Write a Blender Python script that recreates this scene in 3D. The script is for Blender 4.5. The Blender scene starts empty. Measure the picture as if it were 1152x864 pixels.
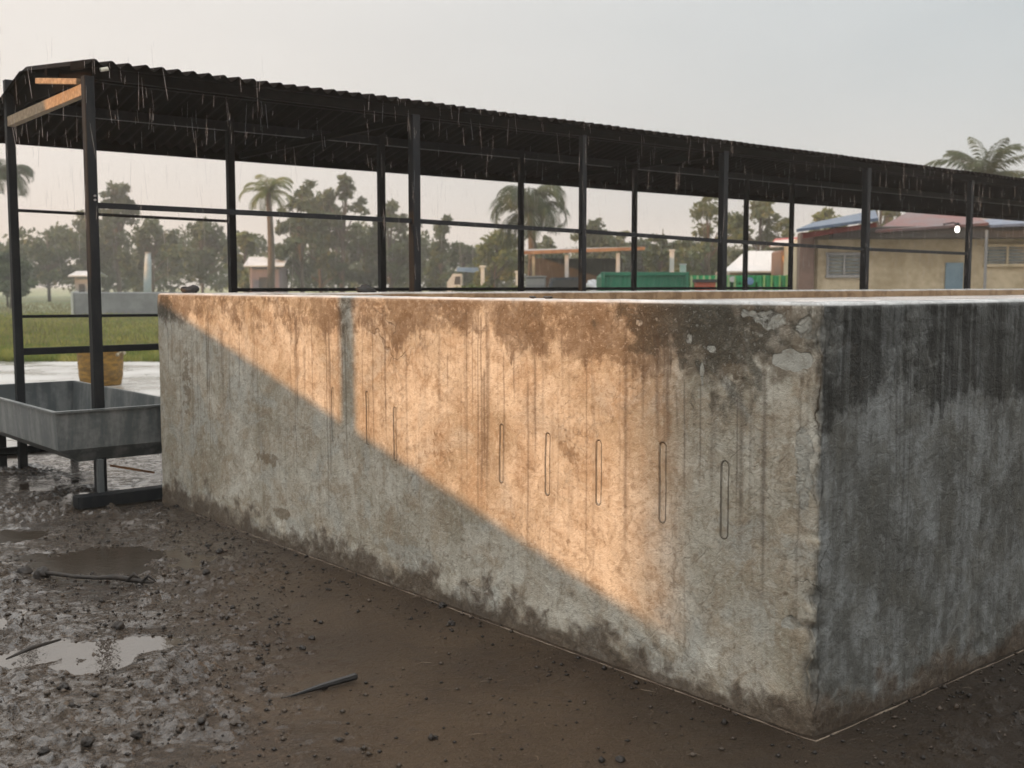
import bpy, math, random
import numpy as np
random.seed(7); rng = np.random.default_rng(11)
sc = bpy.context.scene
COL = sc.collection
R = math.radians
# ------------------------------------------------------------------ camera model
FPX, EYE = 1260.0, 1.36
TH = math.atan(112/FPX)
def ray(px, py):
    dx = (px-576)/FPX; up = (432-py)/FPX
    return (dx, math.cos(TH)+up*math.sin(TH), -math.sin(TH)+up*math.cos(TH))
def gp(px, py, z=0.0):                 # where a pixel meets height z
    d = ray(px, py); k = (z-EYE)/d[2]
    return (d[0]*k, d[1]*k, z)
def ap(px, py, Y):                     # where a pixel meets depth Y
    d = ray(px, py); k = Y/d[1]
    return (d[0]*k, Y, EYE+d[2]*k)
cam = bpy.data.cameras.new('camera'); co = bpy.data.objects.new('camera', cam); COL.objects.link(co)
co.location = (0, 0, EYE); co.rotation_euler = (math.pi/2-TH, 0, 0)
cam.lens = 36*FPX/1152; cam.sensor_width = 36; cam.clip_end = 3000; cam.clip_start = 0.05
cam.dof.use_dof = True; cam.dof.focus_distance = 4.5; cam.dof.aperture_fstop = 4.5
sc.camera = co
AZ = R(40)
U = np.array([math.cos(AZ), math.sin(AZ)]); V = np.array([-math.sin(AZ), math.cos(AZ)])
C0 = gp(915, 830)
def L(u, t, z=0.0):                    # tank frame to world
    return (C0[0]+u*U[0]+t*V[0], C0[1]+u*U[1]+t*V[1], z)
def toL(x, y):
    dx, dy = x-C0[0], y-C0[1]
    return (dx*U[0]+dy*U[1], dx*V[0]+dy*V[1])
# ------------------------------------------------------------------ noise in numpy
def vnoise(x, y, seed=0):
    x = np.asarray(x, float); y = np.asarray(y, float)
    xi = np.floor(x).astype(np.int64); yi = np.floor(y).astype(np.int64)
    fx = x-xi; fy = y-yi; fx = fx*fx*(3-2*fx); fy = fy*fy*(3-2*fy)
    def h(a, b):
        n = (a*374761393 + b*668265263 + seed*1442695041) & 0xffffffff
        n = ((n ^ (n >> 13))*1274126177) & 0xffffffff
        return ((n ^ (n >> 16)) & 0xffff)/65535.0
    a = h(xi, yi); b = h(xi+1, yi); c = h(xi, yi+1); d = h(xi+1, yi+1)
    return (a*(1-fx)+b*fx)*(1-fy)+(c*(1-fx)+d*fx)*fy
def fbm(x, y, o=4, seed=0):
    s = 0; a = .5
    for k in range(o):
        s = s + a*vnoise(x*2**k, y*2**k, seed+k*17); a *= .5
    return s/(1-.5**o) - .5
# ------------------------------------------------------------------ node helper
class E:
    def __init__(s, nt, v): s.nt = nt; s.v = v
    def m(s, op, *o, clamp=False):
        n = s.nt.nodes.new('ShaderNodeMath'); n.operation = op; n.use_clamp = clamp
        for i, q in enumerate((s,)+o):
            q = q.v if isinstance(q, E) else q
            if isinstance(q, (int, float)): n.inputs[i].default_value = q
            else: s.nt.links.new(q, n.inputs[i])
        return E(s.nt, n.outputs[0])
    def __add__(s, o): return s.m('ADD', o)
    def __radd__(s, o): return s.m('ADD', o)
    def __sub__(s, o): return s.m('SUBTRACT', o)
    def __rsub__(s, o): return E(s.nt, o).m('SUBTRACT', s)
    def __mul__(s, o): return s.m('MULTIPLY', o)
    def __rmul__(s, o): return s.m('MULTIPLY', o)
    def abs(s): return s.m('ABSOLUTE')
    def step(s, a, b):                 # smooth ramp 0..1 from a to b
        n = s.nt.nodes.new('ShaderNodeMapRange'); n.interpolation_type = 'SMOOTHSTEP'
        s.nt.links.new(s.v, n.inputs[0])
        inv = a > b
        lo, hi = (b, a) if inv else (a, b)
        n.inputs[1].default_value = lo; n.inputs[2].default_value = hi
        n.inputs[3].default_value = 1 if inv else 0; n.inputs[4].default_value = 0 if inv else 1
        return E(s.nt, n.outputs[0])
class Mat:
    def __init__(s, name, rough=.6, metal=0, spec=.5):
        s.m = bpy.data.materials.new(name); s.m.use_nodes = True; s.nt = s.m.node_tree
        s.b = s.nt.nodes['Principled BSDF']; s.b.inputs['Roughness'].default_value = rough
        s.b.inputs['Metallic'].default_value = metal; s.b.inputs['Specular IOR Level'].default_value = spec
        n = s.nt.nodes.new('ShaderNodeTexCoord'); s.co = n.outputs['Object']
        sp = s.nt.nodes.new('ShaderNodeSeparateXYZ'); s.nt.links.new(s.co, sp.inputs[0])
        s.x, s.y, s.z = (E(s.nt, sp.outputs[i]) for i in range(3))
    def vec(s, x, y, z):
        n = s.nt.nodes.new('ShaderNodeCombineXYZ')
        for i, q in enumerate((x, y, z)):
            if isinstance(q, E): s.nt.links.new(q.v, n.inputs[i])
            else: n.inputs[i].default_value = q
        return n.outputs[0]
    def noise(s, scale=1, detail=4, rough=.55, dist=0, vec=None):
        n = s.nt.nodes.new('ShaderNodeTexNoise'); n.inputs['Scale'].default_value = scale
        n.inputs['Detail'].default_value = detail; n.inputs['Roughness'].default_value = rough
        n.inputs['Distortion'].default_value = dist
        s.nt.links.new(vec if vec is not None else s.co, n.inputs['Vector']); return E(s.nt, n.outputs[0])
    def voro(s, scale=1, feature='DISTANCE_TO_EDGE', vec=None):
        n = s.nt.nodes.new('ShaderNodeTexVoronoi'); n.feature = feature; n.inputs['Scale'].default_value = scale
        s.nt.links.new(vec if vec is not None else s.co, n.inputs['Vector']); return E(s.nt, n.outputs[0])
    def attr(s, name):
        n = s.nt.nodes.new('ShaderNodeAttribute'); n.attribute_name = name; return E(s.nt, n.outputs['Fac'])
    def mix(s, f, a, b):
        n = s.nt.nodes.new('ShaderNodeMix'); n.data_type = 'RGBA'
        for i, q in ((0, f), (6, a), (7, b)):
            if isinstance(q, E): s.nt.links.new(q.v, n.inputs[i])
            elif isinstance(q, (int, float)): n.inputs[i].default_value = q
            elif isinstance(q, tuple): n.inputs[i].default_value = tuple(q)+(1,)
            else: s.nt.links.new(q, n.inputs[i])
        return n.outputs[2]
    def color(s, c):
        if isinstance(c, tuple): s.b.inputs['Base Color'].default_value = tuple(c)+(1,)
        else: s.nt.links.new(c, s.b.inputs['Base Color'])
        return s
    def rough(s, e): s.nt.links.new(e.v, s.b.inputs['Roughness']); return s
    def bump(s, e, dist=.01, strength=1):
        n = s.nt.nodes.new('ShaderNodeBump'); n.inputs['Distance'].default_value = dist
        n.inputs['Strength'].default_value = strength
        s.nt.links.new(e.v, n.inputs['Height']); s.nt.links.new(n.outputs[0], s.b.inputs['Normal']); return s
def worn(name, c1, c2, scale=4, rough=.6, metal=0, bump=.003, stretch=None, spec=.5, th=(.4, .65)):
    m = Mat(name, rough, metal, spec)
    v = m.vec(m.x*stretch[0], m.y*stretch[1], m.z*stretch[2]) if stretch else None
    n = m.noise(scale, 6, .6, vec=v); f = m.noise(scale*9, 3, .6)
    m.color(m.mix((n*.8+f*.2).step(*th), c1, c2)); m.rough(n*.3+(rough-.15))
    if bump: m.bump(n*.5+f*.5, bump)
    return m.m
# ------------------------------------------------------------------ mesh helpers
def from_np(name, co_, faces, mat=None, parent=None, smooth=False, attrs=None):
    co_ = np.asarray(co_, np.float32); faces = np.asarray(faces, np.int32)
    me = bpy.data.meshes.new(name); k = faces.shape[1]
    me.vertices.add(len(co_)); me.vertices.foreach_set('co', co_.ravel())
    me.loops.add(faces.size); me.loops.foreach_set('vertex_index', faces.ravel())
    me.polygons.add(len(faces)); me.polygons.foreach_set('loop_start', np.arange(0, faces.size, k, dtype=np.int32))
    me.polygons.foreach_set('use_smooth', np.full(len(faces), smooth))
    if attrs:
        for an, av in attrs.items():
            a = me.attributes.new(an, 'FLOAT', 'POINT'); a.data.foreach_set('value', np.asarray(av, np.float32).ravel())
    me.update(calc_edges=True); me.validate()
    if mat: me.materials.append(mat)
    o = bpy.data.objects.new(name, me); COL.objects.link(o)
    if parent: o.parent = parent
    return o
def grid_faces(nr, nc, wrap=False):
    i = np.arange(nr-1)[:, None]; j = np.arange(nc if wrap else nc-1)[None, :]
    j2 = (j+1) % nc
    return np.stack([i*nc+j, i*nc+j2, (i+1)*nc+j2, (i+1)*nc+j], -1).reshape(-1, 4)
class MB:
    """collects shapes, becomes ONE mesh"""
    def __init__(s): s.v = []; s.f = []; s.mi = []; s.cur = 0
    def add(s, vs, fs):
        b = len(s.v); s.v += [tuple(v) for v in vs]; s.f += [tuple(b+i for i in f) for f in fs]; s.mi += [s.cur]*len(fs)
    def box(s, c, d, rz=0, M=None):
        x, y, z = d[0]/2, d[1]/2, d[2]/2; b = min(x, y, z)*.12
        vs = []
        # chamfered box: 24 vertices
        from itertools import product
        idx = {}
        for sx, sy, sz in product((-1, 1), repeat=3):
            for ax in range(3):
                p = [sx*(x-b), sy*(y-b), sz*(z-b)]
                p[ax] = (sx*x, sy*y, sz*z)[ax]
                idx[(sx, sy, sz, ax)] = len(vs); vs.append(p)
        fs = []
        for ax in range(3):
            o1, o2 = [a for a in range(3) if a != ax]
            for sg in (-1, 1):
                q = []
                for a, b_ in ((-1, -1), (1, -1), (1, 1), (-1, 1)):
                    k = [0, 0, 0]; k[ax] = sg; k[o1] = a; k[o2] = b_
                    q.append(idx[(*k, ax)])
                fs.append(q)
        for ax in range(3):            # edges along ax
            o1, o2 = [a for a in range(3) if a != ax]
            for a, b_ in product((-1, 1), repeat=2):
                k0 = [0, 0, 0]; k0[ax] = -1; k0[o1] = a; k0[o2] = b_
                k1 = list(k0); k1[ax] = 1
                fs.append([idx[(*k0, o1)], idx[(*k1, o1)], idx[(*k1, o2)], idx[(*k0, o2)]])
        for k in product((-1, 1), repeat=3): fs.append([idx[(*k, 0)], idx[(*k, 1)], idx[(*k, 2)]])
        ca, sa = math.cos(rz), math.sin(rz)
        if M is not None: vs = [tuple(M @ np.array(v)) for v in vs]
        s.add([(c[0]+v[0]*ca-v[1]*sa, c[1]+v[0]*sa+v[1]*ca, c[2]+v[2]) for v in vs], fs); return s
    def bar(s, p, q, w, h=None):       # rectangular bar from p to q
        h = h or w; p = np.array(p, float); q = np.array(q, float); d = q-p; ln = np.linalg.norm(d); d /= ln
        up = np.array([0, 0, 1.]) if abs(d[2]) < .9 else np.array([0, 1., 0])
        a = np.cross(d, up); a /= np.linalg.norm(a); b = np.cross(a, d)
        M = np.stack([a, d, b], 1)
        s.box(tuple((p+q)/2), (w, ln, h), M=M); return s
    def tube(s, pts, rad, n=8, cap=True):
        pts = [np.array(p, float) for p in pts]
        rad = rad if isinstance(rad, (list, tuple)) else [rad]*len(pts)
        vs = []; fs = []
        for i, p in enumerate(pts):
            d = pts[min(i+1, len(pts)-1)]-pts[max(i-1, 0)]; d = d/(np.linalg.norm(d)+1e-9)
            up = np.array([0, 0, 1.]) if abs(d[2]) < .9 else np.array([1., 0, 0])
            a = np.cross(d, up); a /= np.linalg.norm(a); b = np.cross(d, a)
            for k in range(n):
                t = 2*math.pi*k/n; vs.append(p+rad[i]*(math.cos(t)*a+math.sin(t)*b))
        for i in range(len(pts)-1):
            for k in range(n): fs.append((i*n+k, i*n+(k+1) % n, (i+1)*n+(k+1) % n, (i+1)*n+k))
        if cap: fs += [tuple(range(n)), tuple(range((len(pts)-1)*n, len(pts)*n))]
        s.add(vs, fs); return s
    def lathe(s, prof, c=(0, 0, 0), n=24, fn=None):
        vs = []; fs = []
        for r, z in prof:
            for k in range(n):
                t = 2*math.pi*k/n; rr = r*(fn(t, z) if fn else 1)
                vs.append((c[0]+rr*math.cos(t), c[1]+rr*math.sin(t), c[2]+z))
        for i in range(len(prof)-1):
            for k in range(n): fs.append((i*n+k, i*n+(k+1) % n, (i+1)*n+(k+1) % n, (i+1)*n+k))
        fs += [tuple(range(n)), tuple(range((len(prof)-1)*n, len(prof)*n))]
        s.add(vs, fs); return s
    def poly(s, pts, th):              # thick polygon, th = thickness vector
        n = len(pts); a = [np.array(p, float) for p in pts]; b = [p+np.array(th, float) for p in a]
        s.add(a+b, [tuple(range(n)), tuple(range(2*n-1, n-1, -1))]+[(i, (i+1) % n, n+(i+1) % n, n+i) for i in range(n)]); return s
    def build(s, name, mat, parent=None, smooth=False):
        me = bpy.data.meshes.new(name); me.from_pydata(s.v, [], s.f)
        for m in (mat if isinstance(mat, (list, tuple)) else [mat]): me.materials.append(m)
        me.polygons.foreach_set('material_index', s.mi)
        import bmesh
        bm = bmesh.new(); bm.from_mesh(me); bmesh.ops.recalc_face_normals(bm, faces=bm.faces); bm.to_mesh(me); bm.free()
        me.polygons.foreach_set('use_smooth', [smooth]*len(me.polygons)); me.update()
        o = bpy.data.objects.new(name, me); COL.objects.link(o)
        if parent: o.parent = parent
        return o
def tag(o, label=None, cat=None, group=None, kind=None):
    if label: o['label'] = label
    if cat: o['category'] = cat
    if group: o['group'] = group
    if kind: o['kind'] = kind
    return o
def thing(name, loc, rz=0, label=None, cat=None, group=None):
    o = bpy.data.objects.new(name, None); COL.objects.link(o); o.location = loc; o.rotation_euler = (0, 0, rz)
    return tag(o, label, cat, group)

# ================================================================== light and sky
SUN_EL = 14.0; DELTA = 6.0
ts = np.array([-math.cos(R(DELTA)), math.sin(R(DELTA))])            # in tank frame
w = ts[0]*U + ts[1]*V
sdir = np.array([w[0]*math.cos(R(SUN_EL)), w[1]*math.cos(R(SUN_EL)), math.sin(R(SUN_EL))])
sun = bpy.data.lights.new('sun', 'SUN'); sun.energy = 4.9; sun.angle = R(.55); sun.color = (1, .48, .18)
so = bpy.data.objects.new('sun', sun); COL.objects.link(so)
from mathutils import Vector
so.rotation_euler = Vector(sdir).to_track_quat('Z', 'Y').to_euler()
wd = bpy.data.worlds.new('World'); sc.world = wd; wd.use_nodes = True; nt = wd.node_tree
bg = nt.nodes['Background']; bg.inputs[1].default_value = .128
sky = nt.nodes.new('ShaderNodeTexSky'); sky.sky_type = 'NISHITA'; sky.sun_disc = False
sky.sun_elevation = R(SUN_EL); sky.sun_rotation = math.atan2(sdir[0], sdir[1])
sky.air_density = 1.5; sky.dust_density = 3
tc = nt.nodes.new('ShaderNodeTexCoord'); sp = nt.nodes.new('ShaderNodeSeparateXYZ'); nt.links.new(tc.outputs['Generated'], sp.inputs[0])
X, Y, Z = (E(nt, sp.outputs[i]) for i in range(3))
wn = nt.nodes.new('ShaderNodeTexNoise'); wn.inputs['Scale'].default_value = 2.2; wn.inputs['Detail'].default_value = 4
mp = nt.nodes.new('ShaderNodeMapping'); mp.inputs['Scale'].default_value = (1, 1, 2.5); nt.links.new(tc.outputs['Generated'], mp.inputs[0]); nt.links.new(mp.outputs[0], wn.inputs[0])
def wmix(f, a, b):
    n = nt.nodes.new('ShaderNodeMix'); n.data_type = 'RGBA'
    for i, q in ((0, f), (6, a), (7, b)):
        if isinstance(q, E): nt.links.new(q.v, n.inputs[i])
        elif isinstance(q, float): n.inputs[i].default_value = q
        elif isinstance(q, tuple): n.inputs[i].default_value = q+(1,)
        else: nt.links.new(q, n.inputs[i])
    return n.outputs[2]
cloud = wmix((X+.15).step(-.55, .65), (7.4, 6.95, 6.5), (3.9, 4.55, 4.95))       # overcast: paler and warmer to the left
cloud = wmix(Z.step(.20, .85), cloud, (17.5, 17.5, 17.3))      # an overcast sky is brightest overhead
cloud = wmix((E(nt, wn.outputs[0]).step(.35, .7))*.12, cloud, (9.2, 9.1, 9.0))
nt.links.new(wmix(.94, sky.outputs[0], cloud), bg.inputs[0])
sc.view_settings.view_transform = 'Standard'; sc.view_settings.look = 'None'; sc.view_settings.gamma = 1
sc.view_settings.exposure = 0.0

# ================================================================== ground
def dense(a, b, step, lo, hi, g=1.12):
    c = list(np.arange(a, b, step)); s = step
    x = c[-1]
    while x < hi: s *= g; x += s; c.append(x)
    s = step; x = c[0]
    while x > lo: s *= g; x -= s; c.insert(0, x)
    return np.array(c)
gx = dense(-3.9, 3.2, .0095, -450, 450); gy = dense(2.2, 8.2, .0095, -120, 450)
GX, GY = np.meshgrid(gx, gy)
puddles = [(55, 543, 26, 8), (4, 602, 34, 8), (2, 700, 30, 10), (40, 736, 62, 17), (160, 721, 34, 8), (105, 742, 34, 10),
           (105, 562, 60, 16), (-40, 520, 60, 10), (120, 628, 90, 14)]
def hgt(x, y):
    near = np.exp(-(np.maximum(0, np.hypot(x, y-5)-4.5)/4)**2)
    px = 576+1265*x/np.maximum(y, .5)
    rough_l = 1/(1+np.exp((px-330-250*(fbm(x*.8, y*.8, 3, 91)))/45)) + .9/(1+np.exp(-(px-980)/60))
    h = fbm(x*1.3, y*1.3, 4, 3)*.026*near
    clod = np.maximum(0, fbm(x*9, y*9, 3, 21)-.02)**1.0*.085
    grit = np.maximum(0, fbm(x*26, y*26, 3, 25)-.02)*.085
    patch = np.clip(fbm(x*2.1, y*2.1, 3, 61)*3.4+.55, .06, 1)
    h = h + (clod*rough_l + grit*(.12+.9*rough_l))*patch*near
    h = np.maximum(h, -.004)
    dx = x-C0[0]; dy = y-C0[1]; uu = dx*U[0]+dy*U[1]; tt = dx*V[0]+dy*V[1]
    dist = np.where(tt > 0, -uu, np.where(uu > 0, -tt, np.hypot(uu, tt)))
    h = np.where(dist < .3, h*np.clip(dist/.3, .12, 1), h)
    bite = fbm(x*7, y*7, 4, 77)
    for (cx, cy, rx, ry) in puddles:
        g = gp(cx, cy); g2 = gp(cx+rx, cy); g3 = gp(cx, cy+ry)
        wx = abs(g2[0]-g[0]); wy = abs(g3[1]-g[1])
        d = ((x-g[0])/wx)**2+((y-g[1])/wy)**2
        h = h - .045*np.exp(-d*1.0)*(1+bite*2.4)
    return h
GZ = hgt(GX, GY)
px = 576+1265*GX/np.maximum(GY, .5)
wet = np.clip(1/(1+np.exp((px-250-220*fbm(GX*.8, GY*.8, 3, 91))/55)), 0, 1)
m = Mat('wet_mud', .5, spec=.85)
n1 = m.noise(1.1, 5, .6); n2 = m.noise(14, 6, .65); n3 = m.noise(95, 4, .7); n4 = m.noise(38, 4, .6, .6); n5 = m.noise(24, 5, .75, 1.2)
wa = m.attr('wet')
col = m.mix(n1.step(.35, .65), (.052, .034, .020), (.088, .060, .036))
col = m.mix(n2.step(.5, .68)*.55, col, (.045, .031, .023))
col = m.mix((n3.step(.55, .70))*.5, col, (.19, .155, .125)); col = m.mix(n5.step(.42, .3)*.5*(wa*.7+.3), col, (.035, .024, .017))
# the field beyond the yard
gfar = (m.y + m.noise(.4, 3)*2.0).step(19.0, 21.5)
gn = m.noise(.35, 5, .6)
gcol = m.mix(gn.step(.4, .62), (.08, .14, .02), (.26, .25, .08))
ng = m.noise(85, 3, .6, .5); ng2 = m.noise(40, 3, .6, .8); gl = (ng*.7+ng2*.3).step(.54, .60); col = m.mix(gl*(wa*.85+.08), col, (.135, .100, .072)); col = m.mix(m.attr('shade_right')*.8, col, (.026, .019, .013)); col = m.mix((ng*.5+ng2*.5).step(.47, .40)*(wa*.75+.14), col, (.030, .021, .015))  # pale speckles painted in for glints on the wet mud
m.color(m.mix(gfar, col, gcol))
dry = gfar*.3
smoothw = m.noise(5, 3, .5).step(.38, .62)
m.nt.links.new((wa*.75+.22).v, m.b.inputs['Specular IOR Level'])
m.nt.links.new(((wa*.85+.14)*(n2*.55+n4*.45).step(.43, .56)*(1-gfar)).v, m.b.inputs['Coat Weight']); m.b.inputs['Coat Roughness'].default_value = .16; m.b.inputs['Coat IOR'].default_value = 1.55
m.rough((n1*.22+n3*.28+.22+dry) - wa*(smoothw*.12+.22))
n6 = m.noise(60, 4, .8, .4); m.bump(n2*.3+n3*.4+n4*.35+wa*n5*.9+wa*n6*.2, .050, 1.0)
ground = from_np('ground', np.stack([GX, GY, GZ], -1).reshape(-1, 3), grid_faces(len(gy), len(gx)), m.m, smooth=True, attrs={'wet': wet, 'shade_right': 1/(1+np.exp(-(px-900)/90))})  # shade on the right of the yard is painted in as darker mud
tag(ground, 'wet brown mud around the tank running back to a grass field', kind='structure')
# standing water
pw = Mat('muddy_water', .03, spec=1.0); pw.b.inputs['IOR'].default_value = 1.8
pw.color((.05, .038, .028)); pw.bump(pw.noise(30, 3, .6)+pw.noise(9, 2)*.6, .0012)
wb = MB()
wv = [gp(-150, 480), gp(330, 545), gp(300, 640), gp(230, 860), gp(-260, 860)]
wb.add([(a[0], a[1], -.010) for a in wv], [(0, 1, 2, 3, 4)])
tag(wb.build('puddle_water', pw.m), kind='structure')
# wet concrete apron beyond the trough
m = Mat('wet_screed', .25)
n1 = m.noise(.9, 6, .6); n2 = m.noise(7, 5, .65)
m.color(m.mix(n1.step(.4, .62), (.29, .275, .25), (.48, .465, .44))); m.rough(n1.step(.35, .6)*.3+n2*.25+.03)
m.bump(n2, .012)
au = np.concatenate([np.arange(-24, -6, .5), np.arange(-6, 3, .1), np.arange(3, 24, .5)]); at = np.concatenate([np.arange(7.45, 10, .06), np.arange(10, 19.3, .2)])
AU, AT = np.meshgrid(au, at)
edge = AT + np.where(AT < 7.9, fbm(AU*1.2, AT*0+3, 4, 5)*.5, 0) + np.where(AT > 18.8, fbm(AU*.5, AT*0+9, 4, 5)*1.2, 0)
AXw = C0[0]+AU*U[0]+edge*V[0]; AYw = C0[1]+AU*U[1]+edge*V[1]
AZw = hgt(AXw, AYw)*0+.012+fbm(AXw*2, AYw*2, 3, 8)*.006
tag(from_np('path', np.stack([AXw, AYw, AZw], -1).reshape(-1, 3), grid_faces(len(at), len(au)), m.m, smooth=True), kind='structure')

# ================================================================== the tank
H = 1.305; TW = .19; LEN_V = 4.84; LEN_U = 13.5
tank = thing('concrete_water_tank', (C0[0], C0[1], 0), AZ, 'long waist-high concrete tank with stained, half sunlit walls standing in the mud', 'tank')
# perimeter path parameter -> point on outer line and inward mitre direction
def seg(a, b, n): return [(a[0]+(b[0]-a[0])*k/n, a[1]+(b[1]-a[1])*k/n) for k in range(n)]
P = seg((0, LEN_V), (0, 0), 860) + seg((0, 0), (3.4, 0), 600) + seg((3.4, 0), (LEN_U, 0), 260) + seg((LEN_U, 0), (LEN_U, LEN_V), 40) + seg((LEN_U, LEN_V), (0, LEN_V), 500)
P = np.array(P); NC = len(P)
inx = np.zeros((NC, 2))
def near(a, b): return abs(a-b) < 1e-6
for i, (x, y) in enumerate(P):
    ix = 1 if near(x, 0) else (-1 if near(x, LEN_U) else 0); iy = 1 if near(y, 0) else (-1 if near(y, LEN_V) else 0)
    inx[i] = (ix, iy)
prof = [(0, z) for z in np.linspace(-.06, H-.016, 216)]
prof += [(.002, H-.010), (.006, H-.004), (.013, H)] + [(d, H) for d in np.linspace(.022, TW-.012, 22)] + [(TW-.004, H-.004), (TW, H-.014)] + [(TW, z) for z in np.linspace(H-.02, H-.12, 14)]
prof = np.array(prof); NR = len(prof)
D = prof[:, 0][:, None]; Z = np.repeat(prof[:, 1][:, None], NC, 1)
A = (P[:, 0]-P[:, 1])[None, :] + np.zeros((NR, 1))      # running coordinate: left wall negative, right wall positive
Pp = P
facex = ((P[:, 1] < 1e-6) & (P[:, 0] > 0)).astype(float)
cornerdist = np.hypot(P[:, 0], P[:, 1])[None, :]
disp = fbm(A*1.1+7, Z*1.3, 3, 1)*.022 + fbm(A*9, Z*9, 4, 2)*.007
topb = np.clip((Z-(H-.16-.1*fbm(A*3, Z*0, 2, 9)))/.06, 0, 1)*(D < .01)
disp += topb*(fbm(A*16, Z*16, 3, 12)*.013+.002)
lowb = np.clip((.16+.1*fbm(A*3, Z*0, 2, 19)-Z)/.06, 0, 1)
disp += lowb*(fbm(A*14, Z*14, 3, 14)*.016+.004)
# chipped corner
cd = np.exp(-(cornerdist/.022)**2)
disp -= cd*(.006+.022*np.clip(fbm(A*0+3, Z*26, 4, 31)+.25, 0, 1)+.01*fbm(A*40, Z*40, 2, 33))
cd2 = np.exp(-(cornerdist/.07)**2)*np.clip(fbm(A*12, Z*9, 3, 35)*2, -.3, 1)
disp -= cd2*.014
for (zc, am, hw) in ((.13, .03, .05), (.20, .016, .03), (1.2, .012, .05), (.42, .012, .03), (1.0, .01, .06), (.33, .015, .015)):
    disp -= np.exp(-(cornerdist/.05)**2)*am*np.exp(-((Z-zc)/hw)**2)
outer = (D < .01)
# slots: signed distance to stadium spines, left wall plane
slot_px = [(563, 477, 543, .0105), (615, 487, 557, .012), (672, 495, 568, .013), (744, 497, 588, .014), (814, 518, 606, .0145), (444, 458, 518, .010), (413, 440, 500, .010), (374, 436, 496, .009)]
def wall_hit(px, py):                  # left wall plane u=0
    d = ray(px, py); k = -((0-C0[0])*U[0]+(0-C0[1])*U[1])/(d[0]*U[0]+d[1]*U[1])
    x, y, z = d[0]*k, d[1]*k, EYE+d[2]*k
    return toL(x, y)[1], z
sd = np.full(A.shape, .05)
for (sx, y0, y1, r_) in slot_px:
    t0, z0 = wall_hit(sx, y0); t1, z1 = wall_hit(sx, y1)
    tc_ = (t0+t1)/2; zt, zb = z0-r_, z1+r_
    dz = np.maximum(0, np.maximum(Z-zt, zb-Z)); d = np.hypot(-A-tc_, dz)-r_
    sd = np.where(np.abs(d) < np.abs(sd), d, sd)
sd = np.where(outer, sd, .05)
disp = np.where(sd < 0, disp-.0025, disp)
# pale mended patch near the corner, plus smaller flakes
def blob(px, py, rx, ry, sharp=1.0, amp=.9):
    t, z = wall_hit(px, py); t2, _ = wall_hit(px+rx, py); _, z2 = wall_hit(px, py+ry)
    q = np.sqrt(((-A-t)/abs(t2-t))**2+((Z-z)/abs(z2-z))**2)
    return np.clip((1-q+amp*fbm(A*22, Z*22, 4, 51))*sharp, 0, 1)
patch = blob(890, 406, 24, 16, 5)
for b in ((800, 392, 7, 5), (776, 382, 6, 8), (868, 360, 26, 14), (905, 370, 12, 18), (840, 352, 14, 8), (720, 363, 5, 5), (790, 425, 3, 26), (903, 530, 12, 70), (890, 700, 16, 16)):
    patch = np.maximum(patch, blob(*b, 3)*.55)
patch = patch*outer*(A < 0)
# damp dark zone of the left wall near the corner (seen as a darker, mossy area)
damp = np.clip(blob(790, 366, 150, 50, 1.6, 1.2)+blob(820, 440, 60, 70, .8, 1.4)*.7+blob(185, 345, 12, 22, 2)*.7, 0, 1)*outer*(A < .02)
rust = np.clip(blob(745, 460, 12, 34, 1.2, 2.6)+blob(668, 632, 7, 10, 3)*.0, 0, 1)*outer*(A < 0)
spot = np.clip(blob(490, 500, 18, 16, 1, 2.2)+blob(640, 510, 16, 22, 1.4, 1.3)*.7+blob(640, 610, 6, 7, 1, 2)*.7+blob(880, 665, 9, 15, .9, 2.2)*.6+blob(300, 516, 16, 10, 2)+blob(318, 578, 12, 10, 2)+blob(480, 612, 8, 12, 1, 2)*.7+blob(210, 430, 8, 50, 1.4, 1.4)*.8, 0, 1)*outer*(A < 0)
# drip curtain: how far the top stain hangs down, per column
a1 = P[:, 0]-P[:, 1]
hang = .11+.16*np.clip(fbm(a1*2.2, a1*0, 3, 41)+.35, 0, 1)+.10*np.clip(fbm(a1*11, a1*0, 3, 43)+.1, 0, 1)+.16*np.clip(fbm(a1*34, a1*0, 2, 45)-.08, 0, 1)
hang += .24*facex*np.clip(fbm(a1*3+5, a1*0, 2, 47)+.5, 0, 1.2) + .12*np.exp(-((a1+.6)/.5)**2)
curt = np.clip((Z-(H-hang[None, :]))/(.10)+.3, 0, 1)*np.clip(.72+fbm(A*7, Z*5, 4, 53)*1.2, 0, 1)
drips = np.zeros_like(A)
for k in range(210):
    c = random.uniform(-4.8, 3.8); ww = random.choice((.0035, .004, .006, .009)); 
    zt = H-random.uniform(.02, .3); ln = random.uniform(.15, .95)*(1 if random.random() < .6 else .6)
    st = random.uniform(.25, .9)
    wob = .004*fbm(Z*6, Z*0+k, 2, k)
    fade = np.clip((Z-(zt-ln))/(.35*ln), 0, 1)*np.clip((zt-Z)/.03, 0, 1)
    col_ = np.abs(a1-c) < .06
    g = np.zeros_like(A); g[:, col_] = (np.exp(-((A[:, col_]-c-wob[:, col_])/ww)**2)*fade[:, col_])*st
    drips = np.maximum(drips, g)
drips = drips*outer
dirt_h = .05+.15*np.clip(fbm(a1*1.7, a1*0, 4, 57)+.42, 0, 1)+.08*np.clip(fbm(a1*9, a1*0, 3, 58)+.15, 0, 1)
dirt = np.clip((dirt_h[None, :]-Z)/.15+.40+fbm(A*14, Z*14, 4, 59)*1.5+fbm(A*4, Z*4, 3, 60)*.9, 0, 1)*outer
dirt = np.maximum(dirt, np.clip((.045-Z)/.02, 0, 1))
pass
zz = Z + np.where(outer, 0, (fbm(A*8, D*8+Z*0, 3, 63)*.006+fbm(A*1.4, D*0+Z*0, 3, 64)*.006))*(Z > H-.02)
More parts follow.
